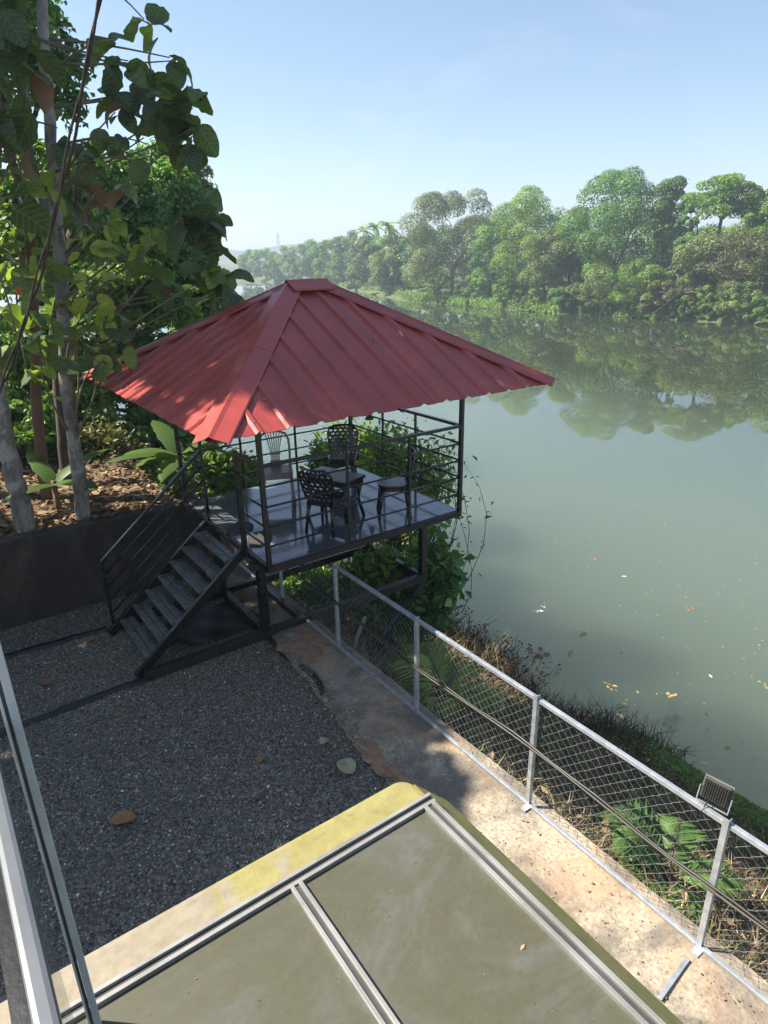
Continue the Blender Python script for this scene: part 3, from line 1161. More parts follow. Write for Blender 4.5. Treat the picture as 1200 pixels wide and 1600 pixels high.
PZ = roof_z(0, 0)-0.06
posts = [(0, 0), (DU, 0), (DU, DV), (0, DV)]
for (u, v) in posts:
    top = min(PZ, roof_z(u, v)-0.05)
    MB().bar(G(u, v, DZ-0.08), G(u, v, top), 0.05, 0.05).build('post', BLACK, gz, bevel=0.004)
for p, q in zip(posts, posts[1:]+posts[:1]):
    mb = MB()
    mb.bar(G(*p, PZ-0.02), G(*q, PZ-0.02), 0.04, 0.06)
    mb.build('roof_beam', BLACK, gz)
for c_, k_ in ((c00, k0), (c10, k1), (c11, k1), (c01, k0)):
    a, b_ = Vector(c_), Vector(k_)
    MB().bar(a.lerp(b_, 0.03)-Vector((0, 0, .045)), b_-Vector((0, 0, .05)), 0.04, 0.05).build('hip_rafter', BLACK, gz)
for (u0, v0, u1, v1) in ((RU0+.12, RV0+.12, RU1-.12, RV0+.12), (RU1-.12, RV0+.12, RU1-.12, RV1-.12), (RU1-.12, RV1-.12, RU0+.12, RV1-.12), (RU0+.12, RV1-.12, RU0+.12, RV0+.12)):
    z = ZE + 0.12*sS - 0.03
    MB().bar(G(u0, v0, z), G(u1, v1, z), 0.03, 0.03).build('eave_purlin', BLACK, gz)
    c_ = [RUC, RVC]
    f_ = 0.45
    P0 = (u0+(RUC-u0)*f_, v0+(RVC-v0)*f_)
    P1 = (u1+(RUC-u1)*f_, v1+(RVC-v1)*f_)
    z = min(roof_z(*P0), roof_z(*P1))-0.035
    MB().bar(G(*P0, z), G(*P1, z), 0.03, 0.03).build('purlin', BLACK, gz)

# railings
SV0, SV1 = 0.595*S, 1.61*S      # stair opening


def railing(p, q, mids):
    p, q = Vector((*p, 0)), Vector((*q, 0))
    up = Vector((0, 0, 1))
    MB().bar(p+up*(DZ+RH), q+up*(DZ+RH), 0.045, 0.035).build('top_rail', BLACK, gz, bevel=0.003)
    for k in range(1, 5):
        z = DZ + RH*k/5
        MB().tube([p+up*z, q+up*z], 0.0125, 6).build('rail_bar', BLACK, gz, smooth=True)
    for t in mids:
        c_ = p.lerp(q, t)
        MB().bar(c_+up*(DZ-0.02), c_+up*(DZ+RH), 0.026, 0.026).build('baluster', BLACK, gz)


railing((0, 0), (DU, 0), (0.38, 0.70))
railing((DU, 0), (DU, DV), (0.36, 0.66))
railing((DU, DV), (0, DV), (0.36, 0.68))
railing((0, DV), (0, SV1), ())
railing((0, SV0), (0, 0), ())
MB().bar(G(0, SV1, DZ-0.05), G(0, SV1, PZ), 0.035, 0.035).build('stair_post', BLACK, gz, bevel=0.003)
MB().bar(G(0, SV0, DZ-0.05), G(0, SV0, DZ+RH+0.018), 0.055, 0.055).build('stair_post', BLACK, gz, bevel=0.003)

# base frame and legs
BZ = 0.06
BU0, BU1, BV0, BV1 = -1.33, 2.60, 0.53, 1.86
for v in (BV0, BV1):
    mb = MB().bar(G(BU0, v, BZ), G(BU1, v, BZ), 0.09, 0.11)
    mb.build('base_beam', BLACK if v > 1 else BROWNST, gz, bevel=0.004)
for u in (0.12, 0.62, BU1-0.05):
    MB().bar(G(u, BV0+0.05, BZ), G(u, BV1-0.05, BZ), 0.08, 0.10).build('cross_beam', BLACK, gz, bevel=0.004)
for u in (0.12, BU1-0.05):
    for v in (BV0, BV1):
        MB().bar(G(u, v, BZ+0.05), G(u, v, DZ-0.10), 0.095, 0.095).build('leg', BLACK, gz, bevel=0.004)
MB().bar(G(1.35, BV1, BZ+0.05), G(1.35, BV1, DZ-0.10), 0.06, 0.06).build('leg', BROWNST, gz, bevel=0.004)
# struts down to the bank
for v in (BV0, BV1):
    zz = float(ground_z(AX+2.5, AY+v))
    MB().bar(G(BU1-0.05, v, BZ-0.05), G(1.5, v, float(ground_z(AX+1.5, AY+v))-0.2), 0.07, 0.07).build('brace', BLACK, gz)
MB().bar(G(1.35, BV1, DZ-0.2), G(0.9, BV1, DZ-0.65), 0.04, 0.04).build('brace', BROWNST, gz)

# stairs
stair = bpy.data.objects.new('stairs', None)
col.objects.link(stair)
stair.parent = gz
RUN = 1.30
NS = 7
for v in (SV0-0.015, SV1+0.015):
    MB().bar(G(-RUN-0.10, v, 0.03), G(-0.03, v, DZ-0.04), 0.05, 0.10).build('stringer', BLACK, stair, bevel=0.004)
for k in range(NS):
    t = (k+0.65)/(NS+0.55)
    u = -RUN + RUN*t
    z = 0.09 + (DZ-0.09)*t
    tr = bpy.data.objects.new('tread', None)
    col.objects.link(tr)
    tr.parent = stair
    for du in (-0.043, 0.043):
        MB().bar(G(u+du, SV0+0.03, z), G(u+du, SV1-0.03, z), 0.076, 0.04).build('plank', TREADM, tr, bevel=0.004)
    for v in (SV0+0.05, SV1-0.05):
        MB().bar(G(u, v, z-0.018), G(u, v, z-0.11), 0.03, 0.03).build('bracket', BLACK, tr)
hr = bpy.data.objects.new('handrail', None)
col.objects.link(hr)
hr.parent = stair
nb, nt_ = G(-RUN-0.04, SV1+0.03, 0.10), G(0, SV1, DZ+0.02)
hh = 0.88
MB().bar(nb-Vector((0, 0, .1)), nb+Vector((0, 0, hh)), 0.035, 0.035).build('newel_post', BLACK, hr, bevel=0.003)
MB().bar(nb+Vector((0, 0, hh)), nt_+Vector((0, 0, hh+0.02)), 0.045, 0.035).build('top_rail', BLACK, hr, bevel=0.003)
for k in range(1, 5):
    z = hh*k/5
    MB().tube([nb+Vector((0, 0, z)), nt_+Vector((0, 0, z))], 0.0125, 6).build('rail_bar', BLACK, hr, smooth=True)

# foam closers at the eave beside the near post
for du in (-0.16, 0.22):
    mb = MB()
    mb.tube([G(du, -0.03, PZ-0.02), G(du+0.07, -0.03, PZ-0.02)], 0.045, 8)
    mb.build('eave_filler', FOAM, gz)

# ------------------------------------------------------------------ things on the deck


def perf_back(nx, ny, w0, w1, h, thick, bend, recl, z0, y0):
    """curved backrest pierced by staggered oval holes"""
    def f(s, t, o):
        wd = (w0+(w1-w0)*math.sin(min(t*1.25, 1)*math.pi/2))/2
        if t > 0.72:
            wd *= math.sqrt(max(0.02, 1-((t-0.72)/0.34)**2))
        x = s*wd
        y = y0 + recl*t + bend*(1-s*s) + o
        return (x, y, z0+h*t)
    P, F = [], []

    def vert(s, t, o):
        P.append(f(s, t, o))
        return len(P)-1
    ang = [-135, -90, -45, 0, 45, 90, 135, 180]
    sq = [(-1, -1), (0, -1), (1, -1), (1, 0), (1, 1), (0, 1), (-1, 1), (-1, 0)]
    for j in range(ny):
        off = 0.5 if j % 2 else 0.0
        for i in range(-1, nx+1):
            cs = (i+0.5+off)/nx*2-1
            ct = (j+0.5)/ny
            a, b_ = 1.0/nx, 0.5/ny
            inside = abs(cs)+a*0.8 < 0.97 and 0.02 < ct < 0.95
            if cs-a > 0.999 or cs+a < -0.999:
                continue
            ring = [max(-1, min(1, cs+q[0]*a)) for q in sq], [ct+q[1]*b_ for q in sq]
            for o in (-thick/2, thick/2):
                O = [vert(ring[0][k], ring[1][k], o) for k in range(8)]
                if inside:
                    Iv = [vert(cs+math.cos(math.radians(g))*a*0.68, ct+math.sin(math.radians(g))*b_*0.62, o) for g in ang]
                    F.extend([(O[k], O[(k+1) % 8], Iv[(k+1) % 8], Iv[k]) for k in range(8)])
                    if o < 0:
                        prev = Iv
                    else:
                        F.extend([(prev[k], prev[(k+1) % 8], Iv[(k+1) % 8], Iv[k]) for k in range(8)])
                else:
                    F.append(tuple(O))
    rim = [f(s, t, 0) for s, t in [(-1, k/14) for k in range(14)] + [(-1+2*k/10, 1.0) for k in range(11)] + [(1, 1-k/14) for k in range(1, 15)]]
    mb = MB()
    mb.add(P, F)
    mb.tube(rim, 0.013, 6)
    return mb


def rounded(w_, d_, r_, n_=5, cx=0, cy=0):
    P = []
    for (sx, sy, a0) in ((1, 1, 0), (-1, 1, 90), (-1, -1, 180), (1, -1, 270)):
        for k in range(n_+1):
            a = math.radians(a0+90*k/n_)
            P.append((cx+sx*(w_/2-r_)+math.cos(a)*r_, cy+sy*(d_/2-r_)+math.sin(a)*r_))
    return P


def dark_chair(loc, rz, label):
    """the sitter faces local -Y"""
    t = thing('chair', label, 'chair', loc, rz, 'dark plastic chairs on the gazebo deck')
    mb = MB()
    mb.prism(rounded(0.41, 0.41, 0.14), 0.405, 0.435)
    mb.build('seat', PLASTIC, t, bevel=0.012)
    mb = MB()
    mb.prism(rounded(0.38, 0.38, 0.12), 0.36, 0.404)
    mb.build('seat_apron', PLASTIC, t)
    perf_back(6, 8, 0.34, 0.44, 0.40, 0.012, 0.035, 0.07, 0.425, 0.17).build('backrest', PLASTIC, t)
    for sx in (-1, 1):
        for sy in (-1, 1):
            mb = MB()
            mb.tube([(sx*0.15, sy*0.15, 0.40), (sx*0.165, sy*0.17, 0.22), (sx*0.185, sy*0.20, 0.0)], [0.026, 0.021, 0.018], 6)
            mb.build('leg', PLASTIC, t, smooth=True)
    return t


def dk(u, v):
    return (AX+u, AY+v, DZ)


dark_chair(dk(0.80*S+0.19, 0.36*S+0.13), math.radians(120), 'dark lattice back plastic chair nearest the railing, its back to the stairs')
dark_chair(dk(1.98*S, 1.72*S), math.radians(-36), 'dark lattice back plastic chair at the far corner facing the camera')
dark_chair(dk(1.86*S, 0.40*S), math.radians(-122), 'dark plastic chair seen side on at the river end of the table')

t = thing('chair', 'tall grey plastic chair with fan slatted back near the entrance', 'chair', dk(0.98*S, 1.70*S), math.radians(-25))
mb = MB()
mb.prism(rounded(0.43, 0.42, 0.07), 0.42, 0.445)
mb.build('seat', GREYPL, t, bevel=0.01)
mb = MB()
mb.prism(rounded(0.41, 0.40, 0.06), 0.36, 0.419)
mb.build('seat_apron', GREYPL, t)
arch = [(-0.19, 0.19, 0.43), (-0.20, 0.23, 0.62), (-0.195, 0.265, 0.78), (-0.16, 0.285, 0.86), (-0.08, 0.295, 0.895), (0.08, 0.295, 0.895), (0.16, 0.285, 0.86), (0.195, 0.265, 0.78), (0.20, 0.23, 0.62), (0.19, 0.19, 0.43)]
MB().tube(arch, 0.017, 7).build('back_frame', GREYPL, t, smooth=True)
for k in range(7):
    s = (k-3)/3
    MB().tube([(s*0.05, 0.195, 0.44), (s*0.055, 0.235, 0.60), (s*0.085, 0.268, 0.76), (s*0.12, 0.29, 0.885)], 0.0075, 5).build('back_slat', GREYPL, t, smooth=True)
MB().bar((-0.075, 0.232, 0.60), (0.075, 0.232, 0.60), 0.012, 0.03).build('back_rail', GREYPL, t)
MB().bar((-0.075, 0.20, 0.48), (0.075, 0.20, 0.48), 0.014, 0.07).build('splat_base', GREYPL, t)
for sx in (-1, 1):
    for sy in (-1, 1):
        MB().tube([(sx*0.18, sy*0.17, 0.42), (sx*0.19, sy*0.18, 0.2), (sx*0.205, sy*0.21, 0.0)], [0.03, 0.024, 0.024], 6).build('leg', GREYPL, t, smooth=True)

t = thing('table', 'low dark plastic table with lower shelf between the chairs', 'table', dk(1.28*S, 0.80*S), math.radians(20))
MB().prism(rounded(0.42, 0.72, 0.03), 0.515, 0.55).build('table_top', PLASTIC, t, bevel=0.008)
MB().prism(rounded(0.37, 0.67, 0.02), 0.46, 0.514).build('apron', PLASTIC, t)
MB().prism(rounded(0.30, 0.56, 0.05), 0.22, 0.24).build('shelf', PLASTIC, t, bevel=0.005)
for sx in (-1, 1):
    for sy in (-1, 1):
        MB().tube([(sx*0.165, sy*0.30, 0.47), (sx*0.15, sy*0.275, 0.34), (sx*0.145, sy*0.27, 0.22), (sx*0.18, sy*0.32, 0.0)], [0.032, 0.026, 0.022, 0.022], 7).build('leg', PLASTIC, t, smooth=True)

for (px_, py_, rz, lab, sd_) in ((375, 826, 0.5, 'dark grey stone shaped door mat, the one nearer the stair opening', 1), (405, 843, 0.9, 'dark grey stone shaped door mat, the one nearer the corner post', 2)):
    q = atz(px_, py_, DZ)
    r_ = random.Random(sd_)
    poly = []
    for k in range(9):
        a = 2*math.pi*k/9
        rr = 0.19*(1+r_.uniform(-.1, .1))
        poly.append((math.cos(a)*rr*1.12, math.sin(a)*rr*0.85))
    o = MB().prism(poly, 0.001, 0.022).build('door_mat', MATM, bevel=0.008)
    o.location = q
    o.rotation_euler = (0, 0, rz)
    tag(o, lab, 'mat', 'door mats on the deck')

# small hanging lamp on the river side
q = atx(577, 650, AX+DU-0.05)
lp = thing('hanging_lamp', 'small dark bell shaped lamp hanging under the far roof edge', 'lamp', q)
MB().tube([(0, 0, 0.10), (0, 0, 0.07), (0, 0, 0.0), (0, 0, -0.045), (0, 0, -0.05)], [0.012, 0.03, 0.045, 0.07, 0.065], 12).build('lamp_shade', BLACK, lp, smooth=True)
MB().tube([(0, 0, 0.10), (0, 0, max(0.3, PZ-q.z))], 0.004, 5).build('cord', CABLE, lp)

# ------------------------------------------------------------------ tarpaulin and edging strips
rng = random.Random(3)
P, F = [], []
for i in range(15):
    for j in range(11):
        a, b_ = i/14, j/10
        P.append((a*1.15-0.6 + rng.uniform(-.02, .02), b_*0.80-0.4 + rng.uniform(-.02, .02), 0.035+0.035*math.sin(a*9+b_*4)*math.sin(b_*7+a*3)+rng.uniform(0, .018)))
for i in range(14):
    for j in range(10):
        if (i < 2 and j < 2) or (i > 11 and j > 8):
            continue
        x = i*11+j
        F.append((x, x+11, x+12, x+1))
q = atz(330, 985, 0)
o = MB().add(P, F).build('tarpaulin', BLACKPL, smooth=True)
o.location = (q.x+0.05, q.y+0.1, 0.0)
tag(o, 'crumpled black plastic sheet on the ground under the stairs', 'tarpaulin')

for (a, b_, lab) in (((-0.9, 7.98), (1.27, 7.83), 'black edging strip in the gravel nearest the retaining wall'), ((-0.9, 6.42), (1.33, 6.47), 'black edging strip in the gravel meeting the stair foot')):
    mb = MB()
    r_ = random.Random(int(a[1]*10))
    prev = None
    nn_ = 22
    P, F = [], []
    for i in range(nn_+1):
        t = i/nn_
        x, y = a[0]+(b_[0]-a[0])*t, a[1]+(b_[1]-a[1])*t + r_.uniform(-.01, .01)
        hgt = 0.035+r_.uniform(-.006, .008)
        wd = 0.06+r_.uniform(-.014, .014)
        P += [(x, y-wd, 0.0), (x, y-wd*.5, hgt), (x, y+wd*.5, hgt*0.9), (x, y+wd, 0.0)]
    for i in range(nn_):
        for j in range(3):
            F.append((i*4+j, i*4+4+j, i*4+5+j, i*4+1+j))
    tag(MB().add(P, F).build('edging_strip', BLACKPL), lab, 'edging strip', 'black edging strips')
# curled liner at the ledge
P, F = [], []
r_ = random.Random(9)
ln = [atz(*p, 0.03) for p in ((470, 1040), (490, 1055), (500, 1070), (505, 1085))]
for p in ln:
    P += [(p.x-0.03, p.y, 0.015), (p.x, p.y+0.01, 0.045+r_.uniform(0, .02)), (p.x+0.035, p.y, 0.042)]
F = [(i*3+j, i*3+3+j, i*3+4+j, i*3+1+j) for i in range(3) for j in range(2)]
tag(MB().add(P, F).build('liner_scrap', BLACKPL), 'curled scrap of black liner at the ledge edge', 'liner')

# ------------------------------------------------------------------ fence
FX = 3.33
LZ = 0.045
FH = 1.065
fy = [8.50, 7.06, 5.66, 4.20, 2.72, 1.24, -0.24, -1.7]
fence = thing('fence', 'galvanised chain link fence along the river ledge', 'fence', (FX, 0, 0))


def angle_post(y, h):
    mb = MB()
    a, t_ = 0.036, 0.005
    L = [(-a/2, -a/2), (a/2, -a/2), (a/2, -a/2+t_), (-a/2+t_, -a/2+t_), (-a/2+t_, a/2), (-a/2, a/2)]
    mb.prism([(x, y+yy) for x, yy in L], LZ-0.06, LZ+h)
    return mb


for i, y in enumerate(fy):
    angle_post(y, FH+0.03 if i > 1 else FH-0.05).build('post', GALV, fence)
for i in range(2, len(fy)-1):
    MB().bar((0.012, fy[i]+0.03 if i == 2 else fy[i], LZ+FH-0.02), (0.012, fy[i+1], LZ+FH-0.02), 0.034, 0.034).build('top_rail', GALV, fence, bevel=0.003)
for i in range(0, len(fy)-1):
    MB().bar((-0.005, fy[i], LZ+0.02), (-0.005, fy[i+1], LZ+0.02), 0.03, 0.025).build('bottom_rail', GALV, fence, bevel=0.003)
# woven wire, one part per bay
PW, PH = 0.088, 0.044
for i in range(0, len(fy)-1):
    y1, y0 = fy[i], fy[i+1]
    mb = MB()
    rg = random.Random(i)
    k = 0
    y = y0
    while y < y1-PW*0.4:
        pts = []
        z = LZ+0.03
        j = 0
        while z < LZ+FH-0.03:
            off = (PW*0.5 if j % 2 else 0.0) + (0.003 if j % 2 else -0.003)
            pts.append((0.030 + (0.004 if j % 2 else -0.004) + 0.012*math.sin(y*2.1)*math.sin((z-LZ)*3), y+off+rg.uniform(-.003, .003), z))
            z += PH
            j += 1
        mb.tube(pts, 0.0016, 3, cap=False)
        # the next wire mirrors this one so the loops meet
        pts2 = [(p[0]+0.001, 2*(y+PW*0.5)-p[1], p[2]) for p in pts]
        mb.tube(pts2, 0.0016, 3, cap=False)
        y += PW
    tag(mb.build('wire_mesh', WIRE, fence), kind='stuff')
# feet brackets
for y in (2.72, 1.24):
    MB().box((-0.05, y-0.01, LZ+0.004), (0.06, 0.05, 0.005)).build('foot_plate', GALV, fence)

# cable and pipe tied along the fence
pts = [(FX-0.035, y, LZ+0.60-0.03*math.sin((y-0.5)*2.1)+0.01*math.sin(y*7)) for y in np.arange(8.3, -1.8, -0.2)]
tag(MB().tube(pts, 0.010, 6).build('cable', CABLE, smooth=True), 'black cable strung along the middle of the fence', 'cable')
pts = [(FX-0.042, y, LZ+0.582-0.03*math.sin((y-0.5)*2.1)) for y in np.arange(8.3, -1.8, -0.2)]
tag(MB().tube(pts, 0.0075, 7).build('conduit_pipe', PVC, smooth=True), 'thin olive conduit tied under the black cable along the fence', 'pipe')
a, b_ = atz(1030, 1562, LZ), atz(1074, 1500, LZ)
tag(MB().bar(a+Vector((0, 0, .01)), b_+Vector((0, 0, .012)), 0.028, 0.008).build('flat_bar', GALV), 'pale flat metal bar lying on the sunlit ledge', 'metal bar')

# floodlight on the top rail
fq = Vector((FX+0.02, 1.24+0.12, LZ+FH+0.0))
fl = thing('floodlight', 'grey finned floodlight clamped on the fence top rail', 'floodlight', fq, 0.0)
fl.rotation_euler = (0, math.radians(22), math.radians(8))
fl.scale = (0.74,)*3
bod = MB()
bod.box((0.055, 0, 0.13), (0.03, 0.21, 0.17))
body = bod.build('body', simple('floodlight_grey', (0.035, 0.034, 0.031), (0.07, 0.067, 0.06), 12, 0.45, 0.2), fl, bevel=0.004)
MB().box((0.076, 0, 0.13), (0.010, 0.235, 0.195)).build('front_frame', simple('floodlight_frame', (0.11, 0.105, 0.095), (0.17, 0.165, 0.15), 12, 0.45, 0.2), fl, bevel=0.003)
for k in range(11):
    for r_ in range(7):
        MB().box((0.026, -0.09+k*0.018, 0.062+r_*0.022), (0.028, 0.006, 0.013)).build('fin', MATS['floodlight_grey'], body)
for sy in (-1, 1):
    MB().bar((0.06, sy*0.125, 0.0), (0.06, sy*0.125, 0.13), 0.02, 0.006, (0, 1, 0)).build('bracket_arm', GALV, fl)
MB().bar((0.06, -0.13, 0.0), (0.06, 0.13, 0.0), 0.02, 0.006).build('bracket_base', GALV, fl)
MB().tube([(0.03, 0.02, 0.06), (-0.02, 0.03, 0.02), (-0.05, 0.035, -0.05), (-0.03, 0.03, -0.11)], 0.006, 5).build('lead', CABLE, fl, smooth=True)

# ------------------------------------------------------------------ parapet slab with glazed panels (below the viewer)
SZ = 2.55
sl = thing('canopy', 'flaking yellow concrete canopy with algae covered panels in aluminium frames', 'canopy', (0.03, 0.012, SZ))
ex, ey = 1.075, 1.445             # ridge of the right slope, front edge
fxR, fyF = 1.085, 1.295
P = []
prof = []
rad = 0.06
# outline of the flat top, rounded at the outer corner
topo = [(-0.6, ey), (ex-rad, ey)] + [(ex-rad+math.sin(a)*rad, ey-rad+math.cos(a)*rad) for a in [math.radians(x) for x in (15, 30, 45, 60, 75)]] + [(ex, ey-rad), (ex, -1.2), (-0.6, -1.2)]
# front yellow upstand
up = MB()
n_ = len(topo)


def ring(off, z, bev=0):
    out_ = []
    for i, (x, y) in enumerate(topo):
        dx = dy = 0.0
        if i <= 6:
            a = math.radians([0, 0, 15, 30, 45, 60, 75][i])
            dx, dy = math.sin(a), math.cos(a)
        elif i in (7, 8):
            dx, dy = 1, 0
        out_.append((x+dx*off*1.0, y+dy*off*1.0, z))
    return out_


rs_ = [ring(-0.02, 0.0), ring(-0.006, -0.003), ring(0.0, -0.012), ring(0.006, -0.14), ring(-0.02, -0.15)]
V = [v for r in rs_ for v in r]
F = [tuple(range(n_))]
for k in range(len(rs_)-1):
    for i in range(n_):
        j = (i+1) % n_
        F.append((k*n_+i, k*n_+j, (k+1)*n_+j, (k+1)*n_+i)[::-1])
F.append(tuple(range((len(rs_)-1)*n_, len(rs_)*n_))[::-1])
MB().add(V, F).build('slab', YELLOW, sl)
# sloping right shoulder
sh = MB()
sx1 = 1.20
xs0, ys0 = 1.069, ey-0.055
sh.add([(xs0, ys0, 0.006), (xs0, -1.2, 0.006), (sx1, -1.2, -0.125), (sx1, ys0-0.03, -0.125),
        (xs0, ys0, -0.15), (xs0, -1.2, -0.15), (sx1, -1.2, -0.15), (sx1, ys0-0.03, -0.15)],
       [(0, 1, 2, 3), (1, 5, 6, 2), (3, 2, 6, 7), (4, 7, 6, 5), (0, 3, 7, 4), (0, 4, 5, 1)])
OLIVE = simple('olive_shaded_paint', (0.17, 0.155, 0.045), (0.26, 0.235, 0.08), 9, 0.75, bmp=0.2)  # rim yellow darkened to olive, shade of the side turned from the sun
sh.build('sloping_shoulder', OLIVE, sl)


def alu(p, q, wd=0.038):
    d = (Vector(q)-Vector(p)).normalized()
    s = d.cross(Vector((0, 0, 1)))*(wd*0.5)
    grp = []
    for k, (o_, w_, z_, m_) in enumerate(((-0.36, 0.010, 0.022, ALU), (0.0, 0.014, 0.012, ALUD), (0.36, 0.010, 0.018, ALU))):
        off = s*(o_*2)
        o = MB().bar(Vector(p)+off+Vector((0, 0, z_/2)), Vector(q)+off+Vector((0, 0, z_/2)), w_*wd/0.030, z_).build('frame_bar', m_, sl, bevel=0.001)


alu((-0.6, fyF, 0.002), (fxR-0.01, fyF, 0.002))
alu((0.545, fyF-0.02, 0.003), (0.545, -1.2, 0.003), 0.036)
alu((1.045, fyF-0.02, 0.003), (1.045, -1.2, 0.003), 0.042)
for (x0, x1) in ((-0.6, 0.525), (0.565, 1.024)):
    MB().box(((x0+x1)/2, (fyF-0.02-1.2)/2, 0.003), (x1-x0, fyF+1.2-0.022, 0.007)).build('panel', ALGAE, sl)

rng = np.random.default_rng(83)
N = 110
P = np.stack([rng.uniform(0.0, 1.02, N), rng.uniform(0.2, 1.27, N), np.full(N, SZ+0.0085)], 1)
tag(link('canopy_litter', leafcloud('canopy_litter', P, np.tile([0, 0, 1.0], (N, 1))+rng.normal(size=(N, 3))*0.15, 0.003+rng.gamma(1.2, 0.0035, N), rng.random(N), rng, 0.45, 0.05), L_DRY, None), 'specks of dry leaf and grit on the canopy panels', 'litter', kind='stuff')
N = 4200
yy_ = rng.uniform(-1.0, 8.0, N)
xx_ = rng.uniform(2.35, 3.28, N)
k = xx_ > np.interp(-yy_, [-e[0] for e in edge], [e[1] for e in edge])
xx_, yy_ = xx_[k], yy_[k]
N = len(xx_)
P = np.stack([xx_, yy_, np.full(N, 0.046)], 1)
tag(link('ledge_grit', leafcloud('ledge_grit', P, np.tile([0, 0, 1.0], (N, 1))+rng.normal(size=(N, 3))*0.5, 0.004+rng.gamma(1.2, 0.0045, N), rng.random(N), rng, 0.7, 0.1), L_DRY, None), 'grit and dry plant bits strewn on the concrete ledge', 'grit', kind='stuff')

N = 2600
yy_ = rng.uniform(2.0, 8.4, N)
xx_ = np.interp(-yy_, [-e[0] for e in edge], [e[1] for e in edge]) + np.abs(rng.normal(size=N))*0.10 - 0.03
sz = rng.uniform(0.006, 0.014, N)
th = rng.uniform(0, 6.28, N)
base = np.stack([xx_, yy_, np.full(N, 0.038)], 1)
P = [base + np.stack([np.cos(th+k*1.571)*sz, np.sin(th+k*1.571)*sz*0.7, np.zeros(N)], 1) for k in range(4)] + [base + np.stack([np.zeros(N), np.zeros(N), sz], 1)]
V = np.stack(P, 1).reshape(-1, 3)
b5 = np.arange(N)*5
T = np.stack([np.stack([b5+k, b5+(k+1) % 4, b5+4], 1) for k in range(4)], 1).reshape(-1, 3)
tag(link('spilled_gravel', npmesh('spilled_gravel', V, T, np.repeat(rng.random(N), 4)), CHIP, None), 'gravel chips spilled over the inner edge of the ledge', 'gravel', kind='stuff')

# glass balustrade beside the viewer
gb = thing('glass_balustrade', 'glass balustrade with grey handrail beside the viewer', 'balustrade', (0.0, 0, SZ))
HZ = ZC-0.80-SZ
SY = 1.24
gb.location.x = 0.008
MB().bar((0.006, SY, 0.012), (0.006, SY, HZ+0.40), 0.015, 0.030, (0, 1, 0)).build('end_post', ALUL, gb, bevel=0.002)
MB().bar((-0.005, SY-0.002, 0.012), (-0.005, SY-0.002, HZ+0.40), 0.006, 0.020, (0, 1, 0)).build('post_groove', ALUD, gb)
MB().bar((-0.0105, SY, 0.012), (-0.0105, SY, HZ+0.40), 0.005, 0.026, (0, 1, 0)).build('post_lip', ALUL, gb, bevel=0.001)
RAILG = simple('rail_grey', (0.11, 0.12, 0.13), (0.15, 0.16, 0.17), 9, 0.4, 0.2)
MB().bar((-0.048, -0.6, HZ), (-0.048, SY-0.02, HZ), 0.028, 0.03).build('handrail', RAILG, gb, bevel=0.008)
MB().box((-0.072, 0.30, HZ-0.03), (0.018, 1.86, 0.06)).build('rail_gasket', BLACKPL, gb)
MB().box((-0.040, 0.30, HZ/2), (0.006, 1.86, HZ-0.04)).build('glass_pane', GLASS, gb)
# dark balcony floor inside and the house below
bf = MB().box((-0.68, -0.15, SZ+0.03), (1.2, 1.7, 0.05)).build('balcony_floor', simple('balcony_tile', (0.02, 0.022, 0.025), (0.04, 0.042, 0.046), 6, 0.4), None)
tag(bf, 'dark balcony floor inside the glass balustrade', 'floor')
hs = thing('house', 'rendered house wall below the canopy', 'house', (0, 0, 0))
MB().box((-1.6, -0.9, (SZ-0.16)/2), (5.0, 2.4, SZ-0.16)).build('wall', flat('house_render', (0.5, 0.46, 0.36)), hs)

# overhead service cable
A_, B_ = atd(167, -60, 2.6), atd(-12, 640, 3.4)
d_ = B_-A_
cb = thing('overhead_cable', 'twisted dark overhead cable crossing the trees at the left', 'cable', A_)
for s_ in (-1, 1):
    pts = []
    for i in range(-12, 41):
        t = i/28
        p = d_*t + Vector((0, 0, -0.10*math.sin(math.pi*min(1, max(0, t)))))
        a = i*0.8 + (0 if s_ > 0 else math.pi)
        p += Vector((math.cos(a), 0, math.sin(a)))*0.0065 + Vector((s_*0.003, 0, 0))
        pts.append(p)
    MB().tube(pts, 0.0056 if s_ > 0 else 0.0048, 6).build('wire', CABLE if s_ > 0 else simple('brown_cable', (0.025, 0.018, 0.016), (0.05, 0.036, 0.031), 9, 0.5), cb, smooth=True)

# ------------------------------------------------------------------ fallen leaves


def leaf_mesh(name, L, W, curl, seed, var=None, ragged=0.12, seg=7):
    r_ = random.Random(seed)
    P, F = [], []
    for i in range(seg+1):
        t = i/seg
        wd = W*math.sin(math.pi*min(1, t**0.85*0.93+0.05))**0.62*(1+r_.uniform(-ragged, ragged))
        zc = curl*(math.sin(t*math.pi*0.9))*L
        P += [(-wd/2, t*L, zc+wd*(0.10+r_.uniform(-.05, .06))), (0, t*L, zc-0.02*L), (wd/2, t*L, zc+wd*(0.10+r_.uniform(-.05, .06)))]
    for i in range(seg):
        for j in range(2):
            F.append((i*3+j, i*3+j+1, i*3+4+j, i*3+3+j))
    me = bpy.data.meshes.new(name)
    me.from_pydata(P, [], F)
    me.polygons.foreach_set('use_smooth', [True]*len(F))
    if var is not None:
        a = me.attributes.new('var', 'FLOAT', 'FACE')
        a.data.foreach_set('value', [min(1, max(0, var+r_.uniform(-.06, .06))) for _ in F])
    me.update()
    return me


